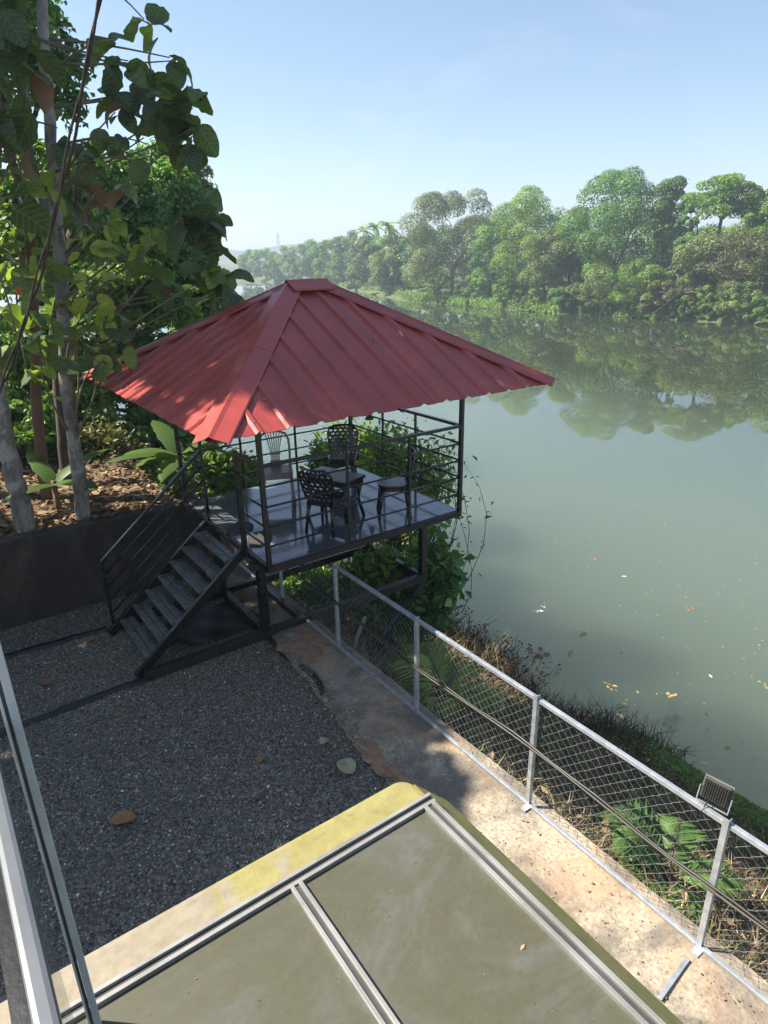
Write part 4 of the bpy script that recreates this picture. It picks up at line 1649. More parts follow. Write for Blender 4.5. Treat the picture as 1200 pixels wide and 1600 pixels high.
fall = [(212, 1278, 0.20, 0.14, 1.2, DRYTAN, 'large tan dry leaf lying alone in the middle of the gravel'),
        (552, 1208, 0.20, 0.16, 0.2, DRYGREY, 'large pale grey holed leaf on gravel by the soil patch'),
        (78, 1070, 0.16, 0.11, 0.6, DRYBROWN, 'brown dry leaf on gravel between the two edging strips'),
        (152, 997, 0.17, 0.08, 1.9, DRYTAN, 'narrow tan leaf beside the foot of the stairs'),
        (413, 1180, 0.11, 0.07, 2.2, DRYTAN, 'small curled tan leaf in the gravel right of centre'),
        (62, 1232, 0.10, 0.07, 0.4, DRYGREY, 'small yellowish leaf on gravel beside the glass balustrade'),
        (40, 1366, 0.17, 0.13, 0.9, DRYBROWN, 'brown leaf seen through the glass balustrade'),
        (408, 1247, 0.07, 0.05, 1.0, DRYBROWN, 'tiny brown leaf in the gravel below the curled tan leaf'),
        (195, 1116, 0.10, 0.05, 2.8, DRYTAN, 'small thin tan leaf in the gravel left of the stair foot'),
        (512, 1101, 0.07, 0.06, 0.3, DRYGREY, 'flat grey stone like leaf at the ledge edge'),
        (490, 1098, 0.05, 0.04, 1.3, DRYTAN, 'tiny orange leaf at the ledge edge beside the liner scrap'),
        (512, 1155, 0.10, 0.09, 1.8, DRYGREY, 'pale crumbled leaf on gravel near the ledge edge')]
for i, (x, y, L, W, rz, mt_, lab) in enumerate(fall):
    o = link('fallen_leaf', leaf_mesh('fallen_leaf', L, W, 0.10, i+50), mt_, None)
    p = atz(x, y, 0.02)
    o.location = (p.x, p.y, 0.026 if p.x < 2.6 else 0.05)
    o.rotation_euler = (0, 0, rz)
    tag(o, lab, 'leaf', 'fallen leaves in the yard')

rng = np.random.default_rng(91)
N = 260
P = np.stack([rng.uniform(-0.6, 2.7, N), rng.uniform(1.8, 8.5, N), np.full(N, 0.022)], 1)
tag(link('yard_litter', leafcloud('yard_litter', P, np.tile([0, 0, 1.0], (N, 1))+rng.normal(size=(N, 3))*0.4, 0.012+rng.gamma(1.3, 0.010, N), rng.random(N), rng, 0.45, 0.1), L_DRY, None), 'small dry leaf bits and straw strewn over the gravel', 'litter', kind='stuff')
P, Nn = [], []
for (u_, v_) in [(rng.uniform(-0.5, 2.8), rng.uniform(-0.7, 2.6)) for _ in range(34)]:
    P.append((AX+u_, AY+v_, roof_z(u_, v_)+0.014))
    Nn.append(NORM['W'] if u_-RU0 < v_-RV0 else NORM['S'])
P, Nn = np.array(P), np.array(Nn)
tag(link('roof_litter', leafcloud('roof_litter', P, Nn+rng.normal(size=Nn.shape)*0.1, rng.uniform(0.02, 0.07, len(P)), rng.uniform(0.3, 1, len(P)), rng, 0.4, 0.05), L_DRY, None), 'few dry leaf bits lying on the red roof', 'litter', kind='stuff')

# ------------------------------------------------------------------ floating leaves
flo = [(910, 991, YELLEAF, 0.22, 'yellow orange leaf clump floating in open water beside the dark shore'), (1081, 953, REDLEAF, 0.16, 'single red leaf floating far out at the right'),
       (971, 1021, YELLEAF, 0.08, 'tiny round yellow leaf floating below the orange clump'), (842, 1024, DRYBROWN, 0.34, 'brown raft of dead leaves floating close to the weeds'),
       (890, 1022, YELLEAF, 0.17, 'thin yellow twig of leaves floating near the brown raft'), (871, 1050, DRYGREY, 0.24, 'pale leaf raft floating just off the weedy shore'),
       (952, 1072, YELLEAF, 0.18, 'yellow leaf pair floating upright in the dark shallows'), (923, 1105, YELLEAF, 0.26, 'broad yellow leaf raft floating nearest the shore weeds'),
       (1047, 1087, YELLEAF, 0.17, 'yellow leaf floating right of centre over dark shallows'), (891, 1086, YELLEAF, 0.10, 'small oval yellow leaf beside the weedy shore'),
       (967, 1116, DRYGREY, 0.30, 'grey leaf raft floating over the dark shallows'), (996, 1082, YELLEAF, 0.07, 'tiny yellow leaf between two larger floating ones'),
       (929, 874, REDLEAF, 0.12, 'small orange leaf floating far out in open water'), (975, 901, PALELEAF, 0.12, 'pale white scrap floating far out in open water'),
       (1110, 1057, PALELEAF, 0.10, 'pale straw scrap floating at the right'), (1137, 1169, YELLEAF, 0.13, 'slim yellow leaf floating by the green bank plants'),
       (1100, 1193, PALELEAF, 0.12, 'white leaf floating close to the green bank plants'), (1194, 1074, YELLEAF, 0.14, 'yellow leaf floating at the right picture edge'),
       (842, 955, PALELEAF, 0.20, 'pale stick floating off the gazebo shrub'), (740, 995, DRYGREY, 0.25, 'grey leaf raft floating by the gazebo shrub'),
       (1040, 1130, DRYGREY, 0.35, 'wide grey green weed raft in the dark shallows')]
for i, (x, y, mt_, sz_, lab) in enumerate(flo):
    p = atz(x, y, WZ)
    r_ = random.Random(i+7)
    sz_ *= 1.4
    kk = 1 if sz_ < 0.19 else 3 + int(sz_*18)
    root = thing('floating_leaf' if kk == 1 else 'leaf_raft', lab, 'floating leaf', (p.x, p.y, WZ+0.004), 0, 'leaves floating on the river') if kk > 1 else None
    for k in range(kk):
        L = sz_*(0.9 if kk == 1 else r_.uniform(0.25, 0.5))
        a = r_.uniform(0, 6.28)
        c_ = Vector((r_.gauss(0, sz_*0.35), r_.gauss(0, sz_*0.22), k*0.002)) if kk > 1 else Vector((0, 0, 0))
        e = Vector((math.cos(a), math.sin(a), 0))*L*0.5
        s = Vector((-e.y, e.x, 0))*0.5
        mb = MB().add([c_-e+Vector((0, 0, .003)), c_-e*0.2+s+Vector((0, 0, .012)), c_+e*0.4+s*0.8+Vector((0, 0, .012)), c_+e+Vector((0, 0, .006)), c_+e*0.4-s*0.8+Vector((0, 0, .01)), c_-e*0.2-s+Vector((0, 0, .01))], [(0, 1, 2, 3, 4, 5)])
        o = mb.build('leaf' if kk > 1 else 'floating_leaf', mt_, root)
        if kk == 1:
            o.location = (p.x, p.y, WZ+0.004)
            tag(o, lab, 'floating leaf', 'leaves floating on the river')
rng = np.random.default_rng(21)
N = 420
P = []
for i in range(N):
    x = rng.uniform(700, 1215)
    y = rng.uniform(820, 1230) if rng.random() < 0.75 else rng.uniform(640, 900)
    p = atz(x, y, WZ)
    if p.x > 9.3:
        P.append((p.x, p.y, WZ+0.008))
P = np.array(P)
nrm = np.tile([0, 0, 1.0], (len(P), 1)) + rng.normal(size=(len(P), 3))*0.08
tag(link('floating_specks', leafcloud('floating_specks', P, nrm, rng.uniform(0.02, 0.08, len(P)), rng.uniform(0.4, 1, len(P)), rng, 0.4, 0.0), L_DRY, None), 'tiny pale specks and leaf bits drifting on the river', 'debris', kind='stuff')

# ------------------------------------------------------------------ near vegetation
# teak trunks standing just behind the retaining wall
rng = np.random.default_rng(77)


def trunk_tube(pxs, y, rads, root, bm, name='trunk', n=12, sc=0.55):
    pts0 = [aty(px, py, y)-root.location for px, py in pxs]
    rt_ = random.Random(int(pxs[0][0]*13))
    pts, rr0 = [], []
    for i in range(len(pts0)-1):
        for k in range(5):
            t = k/5
            pts.append(pts0[i].lerp(pts0[i+1], t) + Vector((rt_.uniform(-1, 1), rt_.uniform(-1, 1), 0))*0.010)
            rr0.append((rads[i]*(1-t)+rads[i+1]*t)*sc*(1+rt_.uniform(-.06, .07) + (0.12 if rt_.random() < 0.08 else 0)))
    pts.append(pts0[-1])
    rr0.append(rads[-1]*sc)
    rads = rr0
    return MB().tube(pts, rads, n).build(name, bm, root, smooth=True)


def base_pt(px, py, y):
    p = aty(px, py, y)
    return Vector((p.x, p.y, float(ground_z(p.x, p.y))))


LEAFM = {}
for v_ in range(5):
    for s_ in range(6):
        LEAFM[v_, s_] = leaf_mesh('leaf', 0.40, [0.31, 0.27, 0.34, 0.29, 0.24, 0.33][s_], [0.10, 0.24, -0.08, 0.32, 0.18, 0.05][s_], 300+v_*6+s_, [0.12, 0.32, 0.5, 0.78, 0.97][v_], 0.03, 8)
        LEAFM[v_, s_].materials.append(L_TEAK)
DRYLEAF = [leaf_mesh('dead_leaf', 0.38, 0.2, 0.3, 400+k, [0.25, 0.5][k], 0.2, 6) for k in range(2)]
for m_ in DRYLEAF:
    m_.materials.append(L_DRY)


def put_leaf(root, p, size, v_, r_, dead=False):
    me = DRYLEAF[r_.randrange(2)] if dead else LEAFM[v_, r_.randrange(6)]
    o = bpy.data.objects.new('dead_leaf' if dead else 'leaf', me)
    col.objects.link(o)
    o.parent = root
    o.location = Vector(p)-root.location
    o.scale = (size,)*3
    o.rotation_euler = (r_.uniform(-1.45, -0.1) if not dead else r_.uniform(-1.6, -0.9), r_.uniform(-0.7, 0.7), r_.uniform(0, 6.28))
    return o


def cluster(root, px, py, y, nleaf, spread_px, size, vv, r_, branch_from=None, dead=0.02, rad=0.016):
    c_ = aty(px, py, y)
    sp = spread_px/FPX*(c_-EYE).length
    if branch_from is not None:
        MB().tube([p-root.location for p in limb(branch_from, c_, np.random.default_rng(abs(int(px*7+py))), 0.05, 6)], [rad*(1-0.1*i) for i in range(7)], 6).build('branch', TWIG, root, smooth=True)
    for k in range(nleaf):
        q = c_ + Vector((r_.gauss(0, 0.6), r_.gauss(0, 0.55), r_.gauss(0, 0.6)))*sp
        put_leaf(root, q, size*r_.uniform(0.7, 1.3), r_.choice(vv), r_, r_.random() < dead)


r_ = random.Random(12)
b1 = base_pt(130, 818, 9.0)
tk = thing('teak_tree', 'tall pale trunked tree with big leaves rising behind the wall', 'tree', b1)
t1px = [(132, 835), (126, 760), (116, 690), (104, 600), (99, 500), (94, 410), (86, 300), (76, 170), (68, 60), (62, -60), (58, -260)]
trunk_tube(t1px, 9.0, [0.175, 0.165, 0.15, 0.14, 0.135, 0.13, 0.118, 0.108, 0.10, 0.09, 0.06], tk, BARK)


def tp(i, y=9.0):
    return aty(*t1px[i], y)


cl1 = [  # px, py, y, leaves, spread, size, tints, trunk index
    (200, 95, 8.6, 9, 24, 0.85, (0, 0, 1, 2), 8), (225, 30, 8.6, 7, 18, 0.7, (1, 2, 3), 9), (265, 90, 8.4, 5, 16, 0.62, (0, 1), 8), (205, 145, 8.7, 7, 24, 0.9, (0, 0, 1), 7),
    (285, 165, 8.4, 15, 26, 0.8, (0, 0, 1, 1, 2), 7), (250, 185, 8.5, 9, 22, 0.75, (1, 2, 3), 6), (300, 205, 8.4, 9, 16, 0.75, (0, 1), 6), (180, 175, 8.6, 5, 16, 0.7, (1, 2, 0), 6), (225, 215, 8.6, 5, 20, 0.6, (1, 2), 6),
    (320, 335, 8.3, 18, 26, 0.95, (0, 0, 0, 1), 4), (300, 360, 8.3, 9, 20, 0.9, (0, 0, 1), 4), (345, 425, 8.0, 12, 16, 0.75, (1, 2, 3, 2), 3), (350, 455, 8.0, 7, 12, 0.75, (0, 1, 4), 3),
    (130, 215, 8.7, 5, 25, 0.8, (0, 0, 1), 6), (150, 290, 8.6, 4, 30, 0.6, (2, 3), 5), (180, 345, 8.5, 8, 20, 0.6, (3, 4, 4), 5), (145, 395, 8.4, 9, 22, 0.65, (3, 4, 4, 2), 4), (225, 375, 8.5, 9, 24, 0.62, (3, 3, 4, 2), 4), (240, 425, 8.3, 7, 24, 0.75, (0, 1, 2), 3), (150, 470, 8.3, 8, 24, 0.65, (4, 3, 4, 2), 3), (180, 520, 8.3, 9, 24, 0.7, (1, 2, 3, 2), 2), (150, 560, 8.3, 8, 22, 0.6, (3, 4, 2), 2), (120, 540, 8.4, 6, 24, 0.7, (1, 2), 2), (70, 540, 8.5, 6, 24, 0.6, (2, 3, 1), 2)]
for (px, py, y, nl, sp, sz_, vv, ti) in cl1:
    cluster(tk, px, py, y, nl, sp, sz_, vv, r_, tp(min(ti+0, 9)))
# dried leaves hanging on this tree
for (px, py) in ((45, 232), (140, 285), (150, 310), (250, 235), (270, 355)):
    put_leaf(tk, aty(px, py, 8.5), r_.uniform(0.8, 1.1), 0, r_, True)
# bare twigs
for (x0, y0, x1, y1) in ((80, 230, 230, 225), (84, 270, 195, 245), (90, 360, 240, 250), (95, 420, 220, 290), (98, 470, 250, 350), (84, 110, 175, 62), (86, 100, 270, 95), (60, 60, 235, 108), (98, 520, 300, 470), (100, 560, 290, 455), (20, 190, 90, 200), (100, 585, 190, 585)):
    p0, p1 = aty(x0, y0, 8.95), aty(x1, y1, 8.5)
    MB().tube([p-b1 for p in limb(p0, p1, np.random.default_rng(x0*3+x1), 0.05, 6)], [0.018-0.002*i for i in range(7)], 5).build('branch', TWIG, tk, smooth=True)
o = link('orange_leaf', leaf_mesh('orange_leaf', 0.13, 0.10, 0.2, 5), ORLEAF, tk)
o.location = aty(36, 445, 8.4)-b1
o.rotation_euler = (-1.0, 0.3, 0.4)

b2 = base_pt(40, 842, 8.95)
tk2 = thing('teak_tree', 'leaning rough barked tree at the left edge by the wall', 'tree', b2)
trunk_tube([(44, 862), (36, 800), (22, 745), (8, 690), (-6, 610), (-22, 500), (-40, 350), (-55, 150), (-70, -100)], 8.95, [0.175, 0.165, 0.155, 0.145, 0.135, 0.125, 0.11, 0.1, 0.08], tk2, BARK, sc=0.72)
for (px, py, y, nl, sp, sz_, vv) in ((12, 60, 8.2, 6, 32, 0.95, (0, 0, 1)), (20, 130, 8.2, 6, 30, 1.05, (0, 1, 2)), (5, 170, 8.2, 5, 24, 0.9, (1, 2, 0)), (36, 30, 8.4, 4, 28, 0.8, (0, 1, 2)), (40, 300, 8.5, 6, 26, 0.6, (2, 3)), (35, 415, 8.5, 10, 30, 0.6, (2, 3, 1)), (60, 470, 8.5, 10, 30, 0.62, (2, 3, 1)), (25, 520, 8.5, 8, 26, 0.6, (2, 3, 1)), (-40, 40, 8.4, 14, 50, 1.0, (0, 1)), (-70, 200, 8.4, 14, 50, 1.0, (0, 1, 2))):
    cluster(tk2, px, py, y, nl, sp, sz_, vv, r_, aty(-40, 350, 8.95), rad=0.02)
b3 = base_pt(75, 790, 10.1)
tk3 = thing('teak_tree', 'reddish slender trunk between the two pale trunks', 'tree', b3)
trunk_tube([(80, 800), (66, 730), (58, 640), (54, 520), (50, 420), (46, 360), (34, 300), (14, 235), (0, 180), (-20, 60)], 10.1, [0.13, 0.10, 0.09, 0.085, 0.08, 0.075, 0.075, 0.07, 0.06, 0.04], tk3, BARKR, sc=0.8)
for (px, py, y, nl, sp, sz_, vv) in ((70, 360, 9.8, 12, 34, 0.7, (1, 2, 3)), (30, 470, 9.8, 12, 34, 0.7, (2, 3)), (110, 330, 9.8, 10, 34, 0.7, (1, 2)), (45, 590, 9.8, 9, 26, 0.6, (2, 3)), (30, 250, 9.8, 10, 30, 0.7, (0, 1))):
    cluster(tk3, px, py, y, nl, sp, sz_, vv, r_, aty(46, 360, 10.1), rad=0.018)
b4 = base_pt(104, 770, 10.6)
tk4 = thing('slim_tree', 'dark slender trunk directly behind the tall pale trunk', 'tree', b4)
trunk_tube([(106, 780), (100, 700), (92, 610), (84, 520), (100, 430), (118, 330), (128, 230)], 10.6, [0.13, 0.12, 0.11, 0.1, 0.09, 0.07, 0.05], tk4, BARKD, sc=0.7)
for (px, py, y, nl, sp, sz_, vv) in ((128, 240, 10.4, 12, 40, 0.7, (0, 1)), (150, 330, 10.4, 12, 40, 0.7, (0, 1, 2)), (90, 470, 10.4, 10, 30, 0.6, (1, 2))):
    cluster(tk4, px, py, y, nl, sp, sz_, vv, r_, aty(100, 430, 10.6), rad=0.018)


# leafy trees behind the teaks, and further trees to the left of the frame that shade the yard
def land(px, py, y):
    c_ = aty(px, py, y)
    return c_, Vector((c_.x, c_.y, float(ground_z(c_.x, c_.y))))


bgt = [  # px, py, depth y, rx px, rz px, leaves, leaf, mat, label
    (15, 90, 14.0, 85, 165, 5500, 0.15, L_DARK, 'tall dark leafy tree at the top left behind the pale trunk'),
    (255, 375, 19.0, 85, 115, 15000, 0.14, L_DARK, 'dark round topped tree right of the pale trunk above the roof'),
    (175, 355, 16.5, 78, 100, 9000, 0.14, L_DARK, 'dark leafy tree between the pale trunk and the round topped tree'),
    (285, 320, 26.0, 55, 60, 8000, 0.16, L_GREY, 'hazy grey green tree top peeping over the round dark tree'),
    (60, 400, 15.0, 100, 140, 9000, 0.15, L_LIGHT, 'mid green leafy tree behind the slender red trunk'),
    (190, 480, 13.5, 110, 70, 12000, 0.12, L_LIGHT, 'sunlit yellow green small tree just left of the roof'),
    (330, 520, 17.0, 60, 60, 6000, 0.13, L_MID, 'mid green tree hanging over the water behind the left eave'),
    (120, 620, 13.4, 70, 70, 7000, 0.12, L_LIGHT, 'light green young tree behind the two left trunks'),
    (300, 455, 15.5, 55, 60, 7000, 0.13, L_DARK, 'dark bushy tree at the water edge left of the roof'),
    (40, 590, 14.5, 110, 90, 8000, 0.13, L_MID, 'green thicket low behind the left trunks'),
    (215, 600, 14.5, 90, 85, 8000, 0.13, L_DARK, 'dark thicket in the shade under the left roof eave'),
    (240, 690, 13.0, 80, 55, 6000, 0.12, L_DARK, 'dark shrub behind the banana plant'),
    (20, 680, 12.4, 70, 45, 5000, 0.12, L_MID, 'low green shrub behind the leaning trunk'),
    (135, 705, 12.8, 60, 40, 4500, 0.12, L_OLIVE, 'low olive shrub behind the tall pale trunk'),
]
for i, (px, py, y, rx, rz, nl, lf_, lm, lab) in enumerate(bgt):
    c_, bs = land(px, py, y)
    sc_ = (c_-EYE).length/FPX
    tree('shrub' if 'shrub' in lab or 'thicket' in lab else 'leafy_tree', lab, 'shrub' if 'shrub' in lab or 'thicket' in lab else 'tree', bs, c_, (rx*sc_, rx*sc_*0.9, rz*sc_), int(nl*2.0), lf_*0.95, lm, BARKD, 0.12, 80, 40+i, None, 8, rl=(0.16, 0.32), shell=0.9, spread=0.4, lobevar=0.25)
# shade trees out of frame
for i, (x, y, cx_, cy_, h, r, rz, lab) in enumerate((
        (-5.2, 7.4, -5.1, 7.3, 5.8, 2.3, 2.0, 'shade tree standing in the gravel yard well beyond the left picture edge'), (-2.8, 9.1, -2.7, 9.2, 6.5, 1.9, 1.6, 'shade tree by the retaining wall beyond the left picture edge'),
        (-8.2, 8.0, -8.2, 7.8, 6.2, 2.8, 2.3, 'farthest left shade tree beyond the left picture edge'), (-3.4, 10.6, -3.3, 10.5, 6.6, 2.2, 2.0, 'shade tree on the raised ground beyond the left picture edge'),
        (-0.9, 10.3, -0.4, 10.3, 9.4, 2.2, 1.5, 'tall shade tree behind the wall beyond the left picture edge'), (-1.8, 12.2, -0.6, 12.2, 9.9, 2.2, 1.5, 'second tall shade tree behind the wall beyond the left picture edge'))):
    bs = Vector((x, y, float(ground_z(x, y))))
    tree('leafy_tree', lab, 'tree', bs, (cx_, cy_, h), (r, r, rz), 13000 if i < 4 else 10000, 0.27, L_DARK if i % 2 else L_MID, BARKD, 0.16, 40, 90+i, 'shade trees at the left', 8, rl=(0.25, 0.4), shell=0.85)

# undergrowth over the raised ground and behind the gazebo
und = [(330, 735, 11.4, 45, 32, 2600, 0.13, L_MID, 'green undergrowth behind the left deck railing'), (150, 715, 12.0, 60, 40, 2200, 0.12, L_BROWN, 'brownish undergrowth on the litter behind the wall'),
       (265, 760, 10.6, 34, 18, 1000, 0.10, L_OLIVE, 'low olive weeds beside the left deck corner'), (370, 738, 11.8, 34, 18, 1200, 0.14, L_MID, 'green bush seen through the far railing'),
       (512, 715, 12.4, 18, 30, 900, 0.16, L_LIGHT, 'yellow green bush behind the far corner chair'), (605, 705, 10.4, 40, 38, 1100, 0.15, L_LIGHT, 'olive leafed bush beyond the river side railing'),
       (672, 715, 9.8, 28, 46, 650, 0.13, L_LIGHT, 'loose branching bush reaching out beyond the right post'), (555, 690, 11.6, 36, 24, 1000, 0.15, L_LIGHT, 'light green bush under the far eave'),
       (625, 780, 9.6, 45, 20, 900, 0.13, L_OLIVE, 'olive bush beside the deck at the river')]
for i, (px, py, y, rx, rz, nl, lf_, lm, lab) in enumerate(und):
    c_ = aty(px, py, y)
    bs = Vector((c_.x, c_.y, float(ground_z(c_.x, c_.y))))
    if bs.z < WZ+0.1:
        e_ = float(bank_edge(c_.y))
        bs = Vector((e_-0.6, c_.y, float(ground_z(e_-0.6, c_.y))))
    sc_ = (c_-EYE).length/FPX
    bush('bush', lab, 'bush', bs, c_, (rx*sc_*1.15, rx*sc_*1.0, rz*sc_*1.15), 60, nl//30, lf_*0.95, lm, 140+i, 'bushes around the gazebo', br=0.012, jit=0.10)

# big leaved shrub under the deck on the river side
for j, (px, py, x_, rx, rz, nl, lf_, lm, lab) in enumerate(((672, 890, 5.75, 40, 52, 900, 0.20, L_DARK, 'dark glossy leaved shrub leaning out beside the outer gazebo leg'), (585, 905, 5.0, 42, 42, 900, 0.17, L_LIGHT, 'bright green shrub under the deck'), (500, 915, 4.4, 45, 35, 900, 0.15, L_MID, 'mid green shrub growing by the fence under the deck'), (610, 985, 5.6, 60, 35, 1200, 0.14, L_OLIVE, 'olive shrub on the bank below the gazebo'))):
    c_ = atx(px, py, x_)
    bs = Vector((c_.x-0.3, c_.y, float(ground_z(c_.x-0.3, c_.y))))
    sc_ = (c_-EYE).length/FPX
    bush('bush', lab, 'bush', bs, c_, (rx*sc_*1.1, rx*sc_*1.1, rz*sc_*1.1), 70, nl//28, lf_, lm, 180+j, 'bushes around the gazebo', br=0.012, jit=0.09, aspect=0.55)
tag(MB().bar(atx(570, 965, 3.7), atx(545, 1030, 3.6), 0.05, 0.03).build('stick', GREYTWIG), 'grey stick leaning behind the fence below the gazebo', 'stick')

# banana plants


def banana(name, label, base, leaves, L, seed):
    root = thing(name, label, 'plant', base, group='banana plants')
    MB().tube([(0, 0, -0.1), (0.02, 0, 0.5), (0.03, 0, 0.95)], [0.06, 0.05, 0.032], 8).build('stem', BARKR, root, smooth=True)
    r_ = random.Random(seed)
    for (az, el, ln_) in leaves:
        d = Vector((math.cos(az), math.sin(az), 0))
        s = Vector((-d.y, d.x, 0))
        P, F = [], []
        seg = 14
        for i in range(seg+1):
            t = i/seg
            p = Vector((0.03, 0, 0.9)) + d*(ln_*t*math.cos(el*(1-t*0.6))) + Vector((0, 0, ln_*(math.sin(el)*t - 0.42*t*t)))
            wd = 0.30*ln_*0.55*math.sin(math.pi*min(1, 0.08+t*0.93))**0.6
            j1, j2 = r_.uniform(.8, 1.05), r_.uniform(.8, 1.05)
            P += [p+s*wd*j1-Vector((0, 0, wd*0.25)), p, p-s*wd*j2-Vector((0, 0, wd*0.25))]
        for i in range(seg):
            F += [(i*3, i*3+1, i*3+4, i*3+3), (i*3+1, i*3+2, i*3+5, i*3+4)]
        me = npmesh('leaf', P, F, [r_.uniform(0.1, 0.95)]*len(F), True)
        link('leaf', me, L_BANANA, root)


q = aty(275, 700, 10.8)
banana('banana_plant', 'banana plant with pale leaves under the left roof eave', (q.x, q.y, float(ground_z(q.x, q.y))), [(3.0, 0.5, 1.2), (2.6, 0.15, 1.25), (3.5, 0.75, 1.1), (-0.4, 0.8, 1.1), (1.6, 0.9, 1.2), (-2.2, 0.3, 1.0)], 1.2, 1)
q = aty(78, 745, 9.6)
banana('banana_plant', 'young banana plant with bright leaf between the left trunks', (q.x, q.y, float(ground_z(q.x, q.y))-0.55), [(3.6, 0.4, 0.8), (5.2, 0.5, 0.9), (0.2, 0.9, 0.9), (1.8, 0.9, 0.8)], 0.9, 2)

# leaf litter on the raised ground
rng = np.random.default_rng(31)
N = 5200
x = rng.uniform(-3.5, 3.2, N)
y = 8.82 + rng.random(N)**1.3*5.5
P = np.stack([x, y, ground_z(x, y)+0.02+rng.random(N)*0.03], 1)
nrm = np.tile([0, 0, 1.0], (N, 1)) + rng.normal(size=(N, 3))*0.35
tag(link('leaf_litter', leafcloud('leaf_litter', P, nrm, rng.uniform(0.06, 0.2, N), np.clip(rng.normal(0.5, 0.28, N), 0, 1), rng, 0.5, 0.1), L_DRY, None), 'dry leaf litter on the raised ground behind the wall', 'leaf litter', kind='stuff')

# palms: seedlings with arching fronds


def palm(label, base, fronds, seed, name='young_palm', droop=0.55, lw=0.035, cat='palm', group='young palms on the bank', dense=26, lfac=0.36, lm=None):
    root = thing(name, label, cat, base, group=group)
    r_ = random.Random(seed)
    MB().tube([(0, 0, -0.1), (0, 0, 0.08), (0, 0, 0.16)], [0.06, 0.05, 0.03], 7).build('stem', BARKD, root, smooth=True)
    for (az, el, L, v_) in fronds:
        d = Vector((math.cos(az), math.sin(az), 0))
        s = Vector((-d.y, d.x, 0))
        spine = []
        for i in range(dense+1):
            t = i/dense
            spine.append(Vector((0, 0, 0.1)) + d*(L*math.cos(el)*t) + Vector((0, 0, L*(math.sin(el)*t - droop*t*t))))
        P, F, vv = [], [], []
        for i in range(3, dense+1):
            t = i/dense
            tang = (spine[i]-spine[i-1]).normalized()
            ll = L*lfac*math.sin(math.pi*(0.18+0.74*t))*r_.uniform(0.85, 1.1)
            for sg in (-1, 1):
                dr = (s*sg*0.85 + tang*0.75 + Vector((0, 0, -0.12+r_.uniform(-.12, .12)))).normalized()
                p = spine[i]
                wv_ = tang.cross(dr).cross(dr).normalized()*lw*0.5
                b_ = len(P)
                P += [p, p+dr*ll*0.4+wv_+Vector((0, 0, .01)), p+dr*ll+Vector((0, 0, -0.16*ll)), p+dr*ll*0.4-wv_]
                F += [(b_, b_+1, b_+2), (b_, b_+2, b_+3)]
                q_ = min(1, max(0, v_+r_.uniform(-.15, .15)))
                vv += [q_, q_]
        fr_ = link('frond', npmesh('frond', P, F, vv), lm or L_PALM, root)
        MB().tube(spine, [0.011*(1-0.7*i/dense) for i in range(dense+1)], 5).build('midrib', L_WEED if False else PVC, fr_, smooth=True)
    return root


q = atx(688, 1115, 4.15)
zg = float(ground_z(q.x, q.y))
palm('young coconut palm with feathery fronds behind the middle of the fence', (q.x, q.y, zg), [(2.2, 1.2, 1.35, 0.9), (1.2, 1.05, 1.3, 0.95), (2.9, 0.95, 1.1, 0.95), (0.2, 0.95, 1.0, 1.0), (-0.9, 0.8, 1.0, 0.9), (4.0, 1.0, 0.9, 1.0), (1.7, 1.4, 1.25, 1.0)], 3, lm=L_PALM2)
q = atx(1035, 1410, 4.05)
zg = float(ground_z(q.x, q.y))
palm('young palm with broad yellowing fronds behind the fence by the floodlight', (q.x, q.y, zg), [(2.3, 1.15, 1.0, 0.35), (1.4, 0.9, 0.95, 0.2), (3.0, 0.8, 0.8, 0.5), (0.4, 0.8, 0.8, 0.4), (-0.7, 0.6, 0.7, 0.45), (3.9, 0.8, 0.7, 0.5)], 4, lw=0.05, dense=20)

# dry weeds, grass and ground cover on the bank


def blades(name, label, cat, n, xr, yr, hr, lm, seed, width=0.012, lean=0.5, cond=None, var=(0.5, 0.28)):
    rng = np.random.default_rng(seed)
    x = rng.uniform(*xr, n)
    y = rng.uniform(*yr, n)
    if cond is not None:
        k = cond(x, y, rng)
        x, y = x[k], y[k]
    n = len(x)
    b = np.stack([x, y, ground_z(x, y)-0.02], 1)
    h = rng.uniform(*hr, n)[:, None]
    d = unit(np.stack([rng.normal(size=n)*lean, rng.normal(size=n)*lean, np.ones(n)], 1))
    s = unit(np.cross(d, rng.normal(size=(n, 3))))*width
    mid = b + d*h*0.55
    tip = b + d*h + np.stack([rng.normal(size=n)*0.25, rng.normal(size=n)*0.25, -0.12*np.ones(n)], 1)*h
    V = np.stack([b-s, b+s, mid+s*0.8, mid-s*0.8, tip], 1).reshape(-1, 3)
    k = np.arange(n)*5
    T = np.stack([np.stack([k, k+1, k+2], 1), np.stack([k, k+2, k+3], 1), np.stack([k+3, k+2, k+4], 1)], 1).reshape(-1, 3)
    v = np.clip(rng.normal(var[0], var[1], n), 0, 1)
    return tag(link(name, npmesh(name, V, T, np.repeat(v, 3)), lm, None), label, cat, kind='stuff')


def patchy(th, sc_=1.3):
    return lambda x, y, rng: (fbm(x*sc_+3, y*sc_-2) + rng.normal(size=len(x))*0.25) > th


blades('dry_weeds', 'dry brown weeds and twigs covering the slope behind the fence', 'weeds', 26000, (3.5, 8.7), (-2, 9.5), (0.08, 0.36), L_WEED, 1, 0.006, 0.9)
blades('shore_weeds', 'dark dead weed stems standing along the water edge', 'weeds', 3600, (7.4, 9.2), (4.2, 12), (0.25, 0.75), L_WEED, 2, 0.007, 0.35, var=(0.16, 0.14))
blades('slope_grass', 'sparse olive grass tufts on the slope', 'grass', 9000, (3.6, 8.0), (-2, 8), (0.08, 0.3), L_OLIVE, 3, 0.006, 0.6, patchy(0.1))
